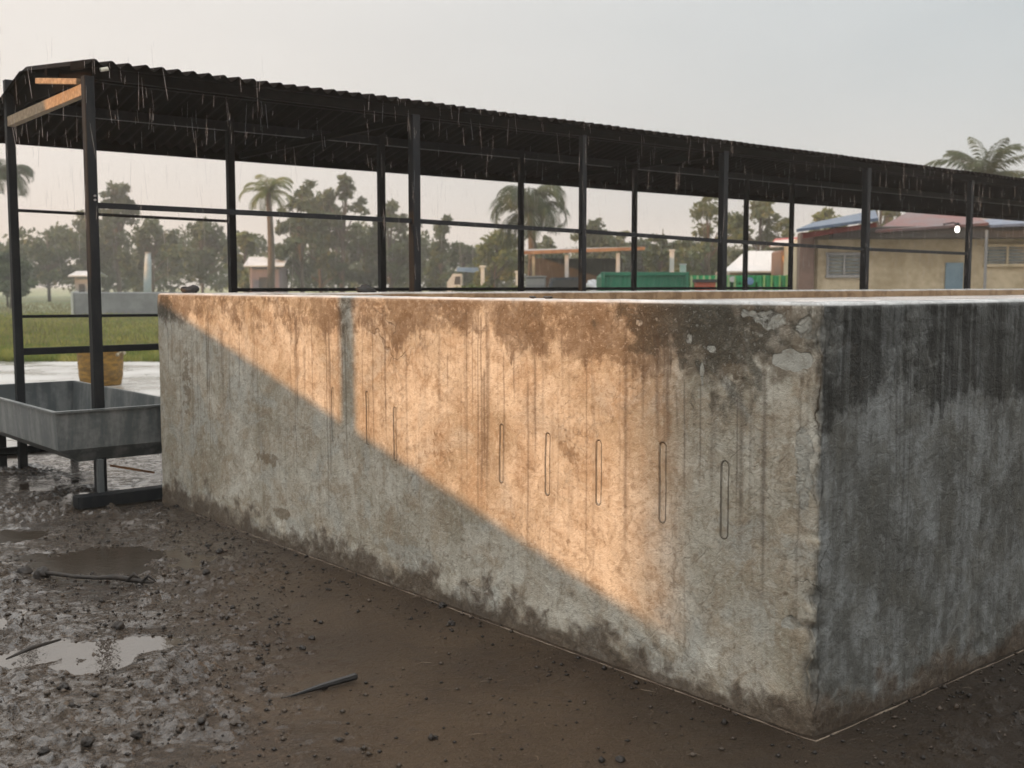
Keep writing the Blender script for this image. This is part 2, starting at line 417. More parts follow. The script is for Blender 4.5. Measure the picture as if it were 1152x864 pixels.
off = D - disp*np.clip(1-D/.11, 0, 1)
VX = P[:, 0][None, :] + inx[:, 0][None, :]*off; VY = P[:, 1][None, :] + inx[:, 1][None, :]*off
oc = np.clip(D, 0, 1)+off*0
VX = np.where(inx[:, 1][None, :] != 0, np.clip(VX, oc*(VX < LEN_U/2), None), VX); VX = np.minimum(VX, np.where(inx[:, 1][None, :] != 0, LEN_U-oc, 99))
VY = np.where(inx[:, 0][None, :] != 0, np.clip(VY, oc*(VY < LEN_V/2), None), VY); VY = np.minimum(VY, np.where(inx[:, 0][None, :] != 0, LEN_V-oc, 99))
m = Mat('stained_concrete', .8, spec=.35)
al = m.x-m.y
va = m.vec(al, m.z, al*0)
lowf = m.noise(1.6, 6, .62, .4, va); midf = m.noise(6.5, 6, .65, .6, va); fine = m.noise(60, 5, .7, 0, va); grain = m.noise(170, 3, .75, 0, va); grit_ = m.noise(21, 6, .72, .5, va); blot = m.noise(11, 6, .7, 1.2, va)
vs_ = m.vec(al*26, m.z*1.1, al*0); stre = m.noise(1, 5, .6, .15, vs_)
vs2 = m.vec(al*95, m.z*1.6, al*0); stre2 = m.noise(1, 3, .6, .1, vs2)
thr = lambda e, k=.55, a=.38, b=.60: (e+(grit_-.5)*k*1.6).step(a, b)*e.step(.02, .12)
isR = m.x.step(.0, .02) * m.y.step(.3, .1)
c = m.mix(lowf.step(.4, .62), (.36, .325, .25), (.62, .60, .52))
c = m.mix(midf.step(.42, .66)*.75, c, (.40, .33, .24))
c = m.mix(m.noise(2.7, 5, .6, 1.0, m.vec(al+9, m.z, al*0)).step(.52, .64)*.6, c, (.44, .45, .415))
c = m.mix(stre.step(.52, .7)*.35, c, (.22, .18, .13))
c = m.mix(blot.step(.49, .62)*.42, c, (.24, .185, .12)); c = m.mix(grit_.step(.48, .34)*.42, c, (.66, .64, .57)); c = m.mix(grit_.step(.55, .68)*.45, c, (.17, .13, .09))
c = m.mix(thr(m.attr('spot'), 1.7, .4, .75)*.7, c, (.19, .14, .085))
c = m.mix(thr(m.attr('curt'), .9, .3, .75)*(midf.step(.25, .62)*.4+.42), c, (.115, .082, .050))
dk = thr(m.attr('damp'), .9, .15, .75)*(fine.step(.7, .3)*.4+.6)
c = m.mix(dk*.92, c, (.050, .045, .032))
c = m.mix(m.attr('drip')*.85, c, (.085, .06, .04))
c = m.mix((fine.step(.52, .66))*.45, c, (.17, .14, .10))
c = m.mix((fine.step(.45, .33))*.4, c, (.6, .58, .52))
c = m.mix(thr(m.attr('rust'), 1.8, .4, .8)*.3, c, (.22, .13, .06))
pt = thr(m.attr('patch'), .7)
c = m.mix(pt*.9, c, (.50, .50, .45)); c = m.mix(pt*grit_.step(.52, .6)*.5, c, (.28, .25, .2))
# right wall: damp, dark, blue grey with long streaks
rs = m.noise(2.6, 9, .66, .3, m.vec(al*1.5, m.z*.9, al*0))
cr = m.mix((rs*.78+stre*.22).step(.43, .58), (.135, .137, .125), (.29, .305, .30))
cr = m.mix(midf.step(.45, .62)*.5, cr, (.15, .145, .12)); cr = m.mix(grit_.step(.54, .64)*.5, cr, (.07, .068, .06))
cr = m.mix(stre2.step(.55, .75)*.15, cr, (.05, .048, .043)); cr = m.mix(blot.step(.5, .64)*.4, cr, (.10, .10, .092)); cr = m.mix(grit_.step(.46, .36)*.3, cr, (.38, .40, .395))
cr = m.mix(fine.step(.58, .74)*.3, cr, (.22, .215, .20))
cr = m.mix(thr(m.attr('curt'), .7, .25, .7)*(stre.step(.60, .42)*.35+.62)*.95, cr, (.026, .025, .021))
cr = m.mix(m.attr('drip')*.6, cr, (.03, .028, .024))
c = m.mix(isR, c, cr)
dirtc = m.mix(fine.step(.4, .65), (.075, .054, .037), (.15, .115, .082))
c = m.mix(m.attr('dirt').step(0, .9)*.35, c, (.20, .155, .11)); dt = thr(m.attr('dirt'), 1.3, .15, 1.0)
c = m.mix(dt*.86, c, dirtc)
# cracks
wv2 = m.noise(3, 4, .6, 0, va)
cv = m.voro(2.6, vec=m.vec(al+wv2*.5, m.z+wv2*.4, al*0)); crack = cv.step(.006, .001)*m.noise(1.3, 2, .5, 0, m.vec(al+4, m.z, al*0)).step(.58, .68)
cv3 = m.voro(17, vec=m.vec(al+midf*.2, m.z+midf*.2, al*0)); fcr = cv3.step(.03, .006)*m.noise(3, 3, .5, 0, m.vec(al+14, m.z, al*0)).step(.5, .6)
sdn = m.attr('slot'); line = (sdn-.0002).abs().step(.0036, .0008)*(m.noise(9, 3, .6, 0, va).step(.25, .45)*.7+.3)
c = m.mix(crack*.45, c, (.07, .055, .04)); c = m.mix(fcr*.2, c, (.11, .085, .06)); c = m.mix(line*.42, c, (.10, .075, .05))
# top surface: wet and pale
inner = m.attr('inner'); c = m.mix(inner, c, m.mix(midf.step(.4, .6), (.20, .12, .06), (.32, .21, .115)))  # inner faces tinted brown in place of low sunlight
top = m.attr('top')
tcx = m.mix(midf.step(.35, .65), (.42, .42, .41), (.62, .62, .61)); tcx = m.mix(fine.step(.58, .7)*.6, tcx, (.16, .14, .12))
c = m.mix(top, c, tcx)
m.color(c); m.rough(midf*.25+.62-top*.3-isR*.2+dt*(-.12))
m.bump(fine*.30+grain*.22+midf*.25-line*2.2-crack*.3-fcr*.12+pt*.4+grit_*.7, .013, 1.0)
wall_mat = m.m
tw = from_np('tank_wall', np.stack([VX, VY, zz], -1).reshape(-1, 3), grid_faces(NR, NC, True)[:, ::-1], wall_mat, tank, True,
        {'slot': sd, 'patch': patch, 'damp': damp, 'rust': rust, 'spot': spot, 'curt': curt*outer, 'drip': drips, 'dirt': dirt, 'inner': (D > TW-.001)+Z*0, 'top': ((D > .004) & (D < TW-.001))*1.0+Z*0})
# mortar bead along the foot of the two seen walls
bm_ = MB()
pts = [(-.022-.004*random.random(), t) for t in np.arange(4.3, -.02, -.04)]
pts2 = [(s, -.022-.004*random.random()) for s in np.arange(-.02, 6, .05)]
def gz(u, t):
    p = L(u, t); return float(hgt(np.array([p[0]]), np.array([p[1]]))[0])
pl = [(u, t, max(gz(u, t), -.004)+.0005) for u, t in pts+pts2]
bm_.tube(pl, [.0015+.0028*random.random()**2 for _ in pl], 6)
bm_.build('mortar_bead', worn('mortar', (.10, .07, .05), (.23, .185, .135), 9, .7), tank, True)
# tank water as a pale slab, its sky reflection put into the colour
m = Mat('painted_sky_sheen', .35); n = m.noise(1.4, 6, .6); m.color(m.mix(n.step(.4, .65), (.50, .50, .50), (.68, .68, .67))); m.rough(n*.4+.1); m.bump(m.noise(12, 4), .006)
MB().add([], []) 
sb = MB(); sb.box((LEN_U/2, LEN_V/2, H-.125), (LEN_U-2*TW+.02, LEN_V-2*TW+.02, .10)); sb.build('water_sheet', m.m, tank)

# ================================================================== the shed
DK = worn('dark_paint', (.008, .010, .013), (.018, .019, .020), 5, .6, .1, .002, stretch=(4, 4, 1), spec=.25)
RUSTY = worn('dark_rusted_sheet', (.004, .0035, .003), (.010, .008, .007), 2.2, .9, 0, .002, spec=.06)
BARE = worn('worn_pale_timber', (.26, .19, .12), (.42, .32, .21), 6, .7, 0, .002, stretch=(1, 6, 6))
shed = thing('open_shed', L(0, 0), AZ, 'long open shed of dark posts and rails under a black corrugated roof', 'shed')
SU0 = toL(*gp(109, 565)[:2])
U1, T1 = SU0; T1 = max(T1, 5.0); W2 = T1+1.68
def u_at(pxx, t):                      # u where the row at t crosses pixel column
    k = (pxx-576)/1265
    ax, ay, _ = L(0, t)
    return (k*ay-ax)/(U[0]-k*U[1])
U1 = u_at(106, T1)
UR0 = u_at(18, W2)
FZ, RZ, BZ = 2.70, 2.835, 2.525
U0e, U1e = U1-.035, U1+17.5
TR, TB = T1+1.2, T1+2.42
def roof_z(t):
    return FZ+(RZ-FZ)*(t-(T1-.06))/(TR-T1+.06) if t < TR else RZ+(BZ-RZ)*(t-TR)/(TB-TR)
# corrugated sheeting
per = .104; us = np.arange(U0e, U1e, per/8)
tsr = np.array(list(np.linspace(T1-.08, TR, 8))+list(np.linspace(TR+.001, TB, 8)))
UU, TT = np.meshgrid(us, tsr)
ZZ = np.vectorize(roof_z)(TT)+.019*np.sin(2*math.pi*(UU)/per)+fbm(UU*.6, TT*.6, 3, 5)*.008
TT = TT + (np.arange(len(tsr)) == 0)[:, None]*(.015*(np.floor(UU/.84) % 2)-.01)
sheet = from_np('roof_sheet', np.stack([UU, TT, ZZ], -1).reshape(-1, 3), grid_faces(len(tsr), len(us)), RUSTY, shed, True)
sm = sheet.modifiers.new('s', 'SOLIDIFY'); sm.thickness = .003
# posts
def part(name, fn, mat=DK, par=shed, sm=False, label=None):
    b = MB(); fn(b); o = b.build(name, mat, par, sm)
    if label: o['label'] = label
    return o
fr = [(106, .062), (467, .068), (655, .05), (812, .068), (972, .072), (1088, .062)]
fu = [u_at(p, T1) for p, _ in fr]
for (p, wd_), u in zip(fr, fu):
    part('post', lambda b: (b.box((u, T1, (2.62-.02)/2), (wd_, wd_, 2.64)), b.box((u, T1, .012), (wd_*2.2, wd_*2.2, .014))))
bk = [18, 262, 430, 586, 713, 838, 889]
bu = [u_at(p, W2) for p in bk]
for i, u in enumerate(bu):
    wd_ = .058 if i < 3 else .048
    part('post', lambda b: b.box((u, W2, 1.41), (wd_, wd_, 2.84)))
# rails: upper front rail in spans, following the measured heights
rz_ = [1.845, 1.835, 1.81, 1.775, 1.745, 1.735]
for i in range(5):
    part('rail', lambda b: b.bar((fu[i]+.03, T1, rz_[i]), (fu[i+1]-.03, T1, rz_[i+1]), .028, .034))
part('rail', lambda b: b.bar((bu[0], W2, 1.90), (bu[1], W2, 1.88), .022, .022))
part('rail', lambda b: b.bar((bu[0], W2, 1.125), (bu[1], W2, 1.11), .022, .022))
part('rail', lambda b: b.bar((bu[0], W2, .865), (bu[1], W2, .865), .035, .052))
for i in range(1, 6): part('rail', lambda b: b.bar((bu[i]+.02, W2, 1.315), (bu[i+1]-.02, W2, 1.315), .03, .03))
# roof frame
part('eave_beam', lambda b: b.bar((U0e+.05, T1, 2.64), (U1e-.1, T1, 2.64), .05, .065), RUSTY)
part('eave_beam', lambda b: b.bar((U0e+.05, W2, roof_z(W2)-.06), (U1e-.1, W2, roof_z(W2)-.06), .05, .07))
for t in (T1+.72, T1+1.75):
    part('purlin', lambda b: b.bar((U0e+.02, t, roof_z(t)-.040), (U1e-.1, t, roof_z(t)-.040), .045, .055), RUSTY)
part('purlin', lambda b: b.bar((U0e+.02, TB-.03, BZ-.02), (U1e-.1, TB-.03, BZ-.02), .045, .09), RUSTY)
tie = part('tie_beam', lambda b: b.bar((fu[0], T1+.03, 2.545), (bu[0], W2-.03, 2.53), .05, .07), BARE, label='pale timber tie beam at the open end')
part('strut', lambda b: b.bar((fu[0]-.02, T1+.10, 2.60), (fu[0]-.10, T1+.62, 2.665), .03, .035), BARE, label='broken pale timber strut under the gable')
for i in (1, 3):
    part('tie_beam', lambda b: b.bar((fu[i], T1+.03, 2.6), (fu[i]-.25, TB-.1, 2.5), .04, .05), RUSTY)
# gable end sheet
part('gable_sheet', lambda b: b.poly([(U0e+.10, T1-.02, 2.60), (U0e+.10, T1-.02, FZ-.02), (U0e+.10, TR, RZ-.02), (U0e+.10, TB-.03, BZ-.0), (U0e+.10, TB-.03, BZ-.05), (U0e+.10, TR+.2, RZ-.2), (U0e+.10, T1+.5, 2.63)], (.006, 0, 0)), RUSTY)
part('cap_flashing', lambda b: b.poly([(U0e-.01, T1-.07, FZ-.05), (U0e-.01, T1-.07, FZ+.004), (U0e-.01, T1+.16, FZ+.022), (U0e-.01, T1+.16, FZ-.03)], (.008, 0, 0)), RUSTY)
# bulb-like pale fixing on the eave, bolts on post 1
part('bracket', lambda b: b.tube([(fu[0]+.055, T1-.07, 2.655), (fu[0]+.10, T1-.07, 2.668)], .012, 8), worn('pale_plate', (.6, .58, .5), (.7, .66, .55), 9))
part('bolt', lambda b: (b.tube([(fu[0]+.008, T1-.03, 1.90), (fu[0]+.008, T1-.045, 1.90)], .007, 6), b.tube([(fu[0]+.008, T1-.03, 1.875), (fu[0]+.008, T1-.045, 1.875)], .007, 6)), worn('zinc', (.5, .5, .5), (.6, .6, .6), 9, .3, .8))

# rain water falling from the corrugations
rb = MB()
for k in range(1300):
    u = fu[0]-.7+16*random.random()**1.25; u = round(u/per)*per+random.uniform(-.008, .008)
    t = T1-random.uniform(.02, .9) if random.random() < .7 else T1+random.uniform(.0, 1.4)
    zt = random.uniform(1.5, 2.72); ln = random.choice((.04, .06, .09, .13, .2))*random.uniform(.7, 1.2)
    sl = random.uniform(-.02, .03)*ln/.2; r_ = random.uniform(.0003, .00075)
    rb.tube([(u, t, zt), (u+sl*.5, t, zt-ln*.5), (u+sl, t, zt-ln)], [r_*.4, r_, r_*.9], 4)
wm = Mat('rain_water', .1); wm.color((.75, .77, .8)); wm.b.inputs['Transmission Weight'].default_value = .5; wm.b.inputs['IOR'].default_value = 1.33
rain = rb.build('rain', wm.m); rain.location = L(0, 0); rain.rotation_euler = (0, 0, AZ)
tag(rain, 'thin threads of rain water falling past the dark shed roof', kind='stuff', cat='rain')

# ================================================================== trough
ZN = worn('galvanised_sheet', (.11, .125, .13), (.25, .26, .255), 3.5, .45, .25, .001, stretch=(3, 3, .6))
tr = thing('metal_trough', L(0, 0), AZ, 'empty grey metal trough on a low stand at the left end of the tank', 'trough')
ta, tb, ua, ub = LEN_V+.10, LEN_V+2.26, -.61, .235
zr, zb_ = .60, .27
def trough(b):
    def ring(du, dt, z): return [(ua+du, ta+dt, z), (ub-du, ta+dt, z), (ub-du, tb-dt, z), (ua+du, tb-dt, z)]
    rings = [ring(.16, .10, zb_), ring(.02, .02, zb_+.09), ring(.004, .004, zr-.008), ring(-.012, -.012, zr-.012), ring(-.014, -.014, zr), ring(.010, .010, zr+.002), ring(.012, .012, zr-.006), ring(.03, .03, zb_+.10), ring(.165, .11, zb_+.008)]
    vs = [p for r in rings for p in r]; fs = []
    for i in range(len(rings)-1):
        for k in range(4): fs.append((i*4+k, i*4+(k+1) % 4, i*4+4+(k+1) % 4, i*4+4+k))
    fs += [(0, 1, 2, 3), (32, 33, 34, 35)]
    b.add(vs, fs)
part('basin', trough, ZN, tr)
part('stand_foot', lambda b: b.box((ua+.42, ta+.02, .035), (.62, .10, .075)), DK, tr)
part('leg', lambda b: b.box((ua+.28, ta+.06, .175), (.035, .04, .21)), ZN, tr)
part('leg', lambda b: b.box((ua+.22, tb-.25, .14), (.05, .05, .28)), DK, tr)
part('leg', lambda b: b.box((ub-.1, tb-.25, .14), (.05, .05, .28)), DK, tr)
part('leg', lambda b: b.box((ub-.1, ta+.12, .14), (.05, .05, .28)), DK, tr)
part('stretcher', lambda b: b.bar((ua-.4, tb-.3, .13), (ub, tb-.3, .13), .04, .05), DK, tr)
part('brace', lambda b: b.bar((ua+.34, ta+.05, .235), (ua+.62, ta+.05, .16), .014, .014), worn('rust', (.10, .045, .018), (.2, .09, .03), 20), tr)

# ================================================================== small things near the camera
def lump(b, r, seed, flat=.7, el=1.0, z0=0):
    n = 16; vs = []; fs = []
    for i in range(n+1):
        ph = math.pi*i/n
        for k in range(22):
            th = 2*math.pi*k/22
            d = np.array([math.sin(ph)*math.cos(th), math.sin(ph)*math.sin(th), math.cos(ph)])
            q = 1+1.15*float(fbm(np.array([d[0]*1.5+seed*3.1+d[2]]), np.array([d[1]*1.5+seed*1.7-d[2]*.7]), 5, seed)[0])
            vs.append((d[0]*r*q*el, d[1]*r*q, z0+d[2]*r*q*flat+r*flat*.55))
    for i in range(n):
        for k in range(22): fs.append((i*22+k, i*22+(k+1) % 22, i*22+22+(k+1) % 22, i*22+22+k))
    b.add(vs, fs)
CLOD = worn('dark_clod', (.012, .009, .007), (.035, .026, .019), 30, .6, 0, .004)
clods = [(133, 707, 7.5, 'round dark clod beside the bright puddle'), (207, 739, 6, 'dark clod right of the bright puddle, resting on rough mud'),
 (351, 720, 4.5, 'small dark clod lying alone on smooth mud'), (340, 731, 4.5, 'small wedge of mud just behind the black pointed stick'),
 (72, 776, 8, 'flat dark clod on rough mud below the bright puddle'), (27, 647, 8, 'dark clod at the left end of the fallen branch, left of its knot'),
 (154, 838, 7, 'dark clod on rough mud near the bottom edge of the picture'), (98, 841, 9, 'broad brown stone near the bottom edge of the picture'),
 (232, 650, 5, 'dark clod on mud right of the fallen branch'), (247, 620, 5, 'dark clod midway between trough foot and tank wall'),
 (227, 827, 5, 'dark clod left of the picture centre near the bottom edge'), (262, 690, 4, 'small clod on mud below the tank wall'),
 (50, 849, 8, 'low clod in the lower left corner of the mud'), (498, 682, 5, 'clod sitting right on the pale mortar line'),
 (508, 702, 5, 'clod just in front of the pale mortar line'), (66, 743, 4, 'small clod standing in the bright puddle'),
 (240, 868, 6, 'clod cut by the bottom edge of the picture'), (697, 856, 6, 'clod at the bottom edge right of the centre')]
for i, (x, y, r_, lb) in enumerate(clods):
    g = gp(x, y); rr = r_*.85*g[1]/1265
    b = MB(); lump(b, rr, i+3, .75, random.uniform(.9, 1.4)); o = b.build('mud_clod', CLOD, None, True)
    o.location = (g[0], g[1], float(hgt(np.array([g[0]]), np.array([g[1]]))[0])-.002); o.rotation_euler = (0, 0, random.uniform(0, 6))
    tag(o, lb, 'mud clod', 'clods lying on the mud')
# gravel: uncountable crumbs
b = MB(); n = 0
while n < 4200:
    x = random.uniform(-2.6, 3.2); y = random.uniform(2.4, 8.0); pxx = 576+1265*x/y
    if not -20 < pxx < 1180: continue
    uu, tt = toL(x, y)
    if uu > -.01 and tt > -.01: continue
    dens = 1.0 if pxx < 320 else (.6 if pxx > 980 else .15)
    if fbm(np.array([x*2.5]), np.array([y*2.5]), 3, 5)[0] > .02: dens *= 2
    near_wall = (-.30 < uu < 0 and tt > -.3) or (-.3 < tt < 0 and uu > 0)
    if near_wall: dens += .7*random.random()
    if random.random() > dens: continue
    r_ = random.choice((.0018, .002, .0025, .003, .004, .0055, .008 if random.random() < .4 else .003))*random.uniform(.8, 1.3)
    z = float(hgt(np.array([x]), np.array([y]))[0]); q = []; r_ *= 1.45
    for d in ((1, 0, 0), (0, 1, 0), (-1, 0, 0), (0, -1, 0), (0, 0, .8), (0, 0, -.5)):
        k = r_*random.uniform(.6, 1.4); q.append((x+d[0]*k, y+d[1]*k, z+d[2]*k+r_*.3))
    b.add(q, [(0, 1, 4), (1, 2, 4), (2, 3, 4), (3, 0, 4), (1, 0, 5), (2, 1, 5), (3, 2, 5), (0, 3, 5)]); n += 1
m = Mat('crumbs', .6); nn = m.noise(9, 2); m.color(m.mix(nn.step(.45, .66), (.014, .010, .007), (.085, .062, .043)))
tag(b.build('gravel', m.m, None, True), 'loose crumbs of mud and grit strewn over the wet ground', kind='stuff', cat='gravel')
# straw and twig bits
b = MB()
for k in range(260):
    x = random.uniform(-2.2, 2.6); y = random.uniform(2.7, 6.5); uu, tt = toL(x, y)
    if uu > -.03 and tt > -.03: continue
    z = float(hgt(np.array([x]), np.array([y]))[0])+.003; a = random.uniform(0, 6.28); l_ = random.uniform(.015, .07)
    b.tube([(x, y, z), (x+l_*.5*math.cos(a), y+l_*.5*math.sin(a), z+.003), (x+l_*math.cos(a+.3), y+l_*math.sin(a+.3), z)], [.0007, .001, .0005], 4)
tag(b.build('straw', worn('straw_bits', (.05, .035, .022), (.24, .18, .12), 5, .6, 0, 0)), 'scattered bits of straw and twig pressed into the mud', kind='stuff', cat='straw')
# black pointed stick
g1, g2 = gp(401, 768), gp(318, 788)
b = MB(); b.tube([(g1[0], g1[1], .022), (g1[0]*.98+g2[0]*.02, g1[1]*.98+g2[1]*.02, .023), ((g1[0]+g2[0])/2, (g1[1]+g2[1])/2, .016), (g1[0]*.2+g2[0]*.8, g1[1]*.2+g2[1]*.8, .010), (g2[0], g2[1], .008)], [.0115, .013, .0105, .005, .001], 8)
tag(b.build('stick', worn('charred_wood', (.008, .008, .009), (.02, .019, .018), 20, .4), None, False), 'black pointed stick lying alone on the smooth mud', 'stick')
# fallen branch
br = thing('fallen_branch', gp(100, 655), 0, 'long thin dark branch with a knot at its left end lying in the mud', 'branch')
o0 = gp(100, 655)
bpx = [(48, 651), (62, 653), (85, 654), (110, 656), (130, 657), (150, 658), (172, 661)]
pp = [(gp(x, y)[0]-o0[0], gp(x, y)[1]-o0[1], .026+.006*math.sin(i*2)) for i, (x, y) in enumerate(bpx)]
part('stem', lambda b: b.tube(pp, [.012, .010, .009, .010, .013, .014, .006], 7), CLOD, br, True)
part('knot', lambda b: lump(b, .032, 5, 1, 1.1), CLOD, br, True).location = (pp[0][0], pp[0][1], .005)
b = MB()
for (x, y) in ((142, 659), (158, 661)):
    g = gp(x, y); b.tube([(g[0]-o0[0], g[1]-o0[1], .02), (g[0]-o0[0]+.03, g[1]-o0[1]+.02, .05), (g[0]-o0[0]+.07, g[1]-o0[1], .028)], [.006, .009, .003], 6)
b.build('twig', CLOD, br, True)
b = MB(); g = gp(35, 738); b.tube([(g[0]-.06, g[1]-.07, .012), (g[0], g[1], .03), (g[0]+.07, g[1]+.1, .03)], [.003, .009, .004], 7)
tag(b.build('stick', CLOD, None, True), 'short dark stub of wood lying in the bright puddle', 'stick')
# rubble on the rim of the tank
TOPD = worn('rim_grit', (.01, .01, .01), (.03, .028, .025), 20, .6)
def on_rim(px_, py_, t, r_, lb, el=1.3, z=H):
    u = u_at(px_, t); p = L(u, t); b = MB(); lump(b, r_, int(px_), .9, el); o = b.build('stone', TOPD, None, True); o.location = (p[0], p[1], z+.002)
    o.rotation_euler = (0, 0, AZ); tag(o, lb, 'stone', 'stones on the tank rim')
on_rim(215, 324, LEN_V-.1, .034, 'black stone sitting on the tank rim near its left end', 1.5)
on_rim(411, 325, LEN_V-.1, .032, 'flat black stone on the far rim between two shed posts', 2.2)
def on_near(px_, r_, lb, el):
    t, _ = wall_hit(px_, 336); p = L(.11, t); b = MB(); lump(b, r_, int(px_), .5, el); o = b.build('stone', TOPD, None, True); o.location = (p[0], p[1], H+.002)
    o.rotation_euler = (0, 0, AZ-math.pi/2); tag(o, lb, 'stone', 'stones on the tank rim')
on_near(575, .011, 'small black crumb on the near rim, the left one of two', 1.6)
on_near(592, .010, 'long black crumb on the near rim, the right one of two', 2.4)

# ================================================================== plants
BARK = worn('bark', (.07, .055, .04), (.13, .105, .08), 6, .85, 0, .01, stretch=(4, 4, 1))
PALEBARK = worn('pale_bark', (.20, .17, .13), (.30, .27, .22), 6, .85, 0, .01, stretch=(4, 4, 1))
def leafmat(name, a, b_, s=.5):
    m = Mat(name, .55, spec=.3); n = m.noise(s, 3, .6); n2 = m.noise(6, 2)
    m.color(m.mix((n*.7+n2*.3).step(.4, .6), a, b_))
    m.b.inputs['Transmission Weight'].default_value = 0
    tr_ = m.nt.nodes.new('ShaderNodeBsdfTranslucent'); tr_.inputs[0].default_value = tuple(b_)+(1,)
    mx = m.nt.nodes.new('ShaderNodeMixShader'); mx.inputs[0].default_value = .25
    m.nt.links.new(m.b.outputs[0], mx.inputs[1]); m.nt.links.new(tr_.outputs[0], mx.inputs[2])
    m.nt.links.new(mx.outputs[0], m.nt.nodes['Material Output'].inputs[0]); return m.m
LM = {'dark': leafmat('dark_leaves', (.042, .062, .022), (.085, .11, .04)), 'mid': leafmat('green_leaves', (.04, .065, .02), (.085, .115, .04)),
      'olive': leafmat('olive_leaves', (.06, .085, .03), (.13, .145, .05)), 'yellow': leafmat('yellow_green_leaves', (.08, .11, .025), (.17, .18, .05)),
      'palm': leafmat('palm_leaves', (.028, .048, .018), (.065, .085, .030)), 'ypalm': leafmat('yellowed_palm_leaves', (.09, .12, .03), (.2, .2, .07)), 'grass': leafmat('grass_blades', (.08, .15, .02), (.34, .31, .08), .9), 'dry': leafmat('dry_grass', (.11, .115, .035), (.24, .2, .09))}
def leaves(centres, radii, per_, size, seed):
    r = np.random.default_rng(seed); c = np.repeat(centres, per_, 0); rr = np.repeat(radii, per_, 0)[:, None]
    d = r.normal(size=c.shape); d /= np.linalg.norm(d, axis=1, keepdims=True); d *= r.random((len(c), 1))**.45
    d[:, 2] *= .7
    p = c+d*rr; n = len(p)
    a = r.normal(size=(n, 3)); a /= np.linalg.norm(a, axis=1, keepdims=True); b_ = np.cross(a, r.normal(size=(n, 3))); b_ /= np.linalg.norm(b_, axis=1, keepdims=True)
    s = size*r.uniform(.5, 1.4, (n, 1)); a = a*s; b_ = b_*s*.5
    v = np.stack([p-a, p-b_, p+a, p+b_], 1).reshape(-1, 3)
    return v, np.arange(4*n).reshape(-1, 4)
tseed = [100]
def tree(px_, Yd, top, wpx, kind, label, base=None, cover=1.0, group='trees beyond the yard', conical=False, size=.16, trunkc=BARK, low=.25):
    tseed[0] += 1; r = random.Random(tseed[0]); g = ap(px_, 320, Yd); s = Yd/1265
    Ht = EYE+(320-top)*s; W = wpx*s
    o = thing('broadleaf_tree', (g[0], Yd, 0), r.uniform(0, 6), label, 'tree', group)
    b = MB(); lean = r.uniform(-.05, .05)
    tp = [(lean*Ht*k*k, 0.04*Ht*math.sin(k*3+tseed[0])*k, Ht*.82*k) for k in (0, .2, .4, .6, .8, 1)]
    b.tube(tp, [Ht*.022*(1-.8*k) for k in (0, .2, .4, .6, .8, 1)], 8)
    cs = []; rs_ = []
    nb = int(13+W*1.6)
    for k in range(nb):
        f = r.uniform(low, 1); a = r.uniform(0, 6.28)
        prof_ = math.sin(math.pi*min(1, (f-low)/(1-low)*.8+.2))**.6 if not conical else (1.05-(f-low)/(1-low))
        rad = W/2*prof_*r.uniform(.45, .95)
        tpz = Ht*.8*f*.85; bx_ = lean*Ht*(f*.85)**2
        e = (bx_+rad*math.cos(a), rad*math.sin(a), Ht*(.05+.9*f)*r.uniform(.93, 1.0))
        b.tube([(bx_, 0, tpz*.9), ((bx_+e[0])*.5, e[1]*.5, (tpz+e[2])*.5), e], [Ht*.008, Ht*.005, Ht*.002], 5)
        for q in range(3):
            cs.append((e[0]+r.gauss(0, .28)*W*.2, e[1]+r.gauss(0, .28)*W*.2, min(Ht*.97, e[2]+r.gauss(0, .05)*Ht))); rs_.append(r.uniform(.07, .15)*W*.9+.12)
    b.build('trunk', trunkc, o, True)
    v, f = leaves(np.array(cs), np.array(rs_), int(46*cover), size*(Yd/60)**.8, tseed[0])
    from_np('crown', v, f, LM[kind], o); return o
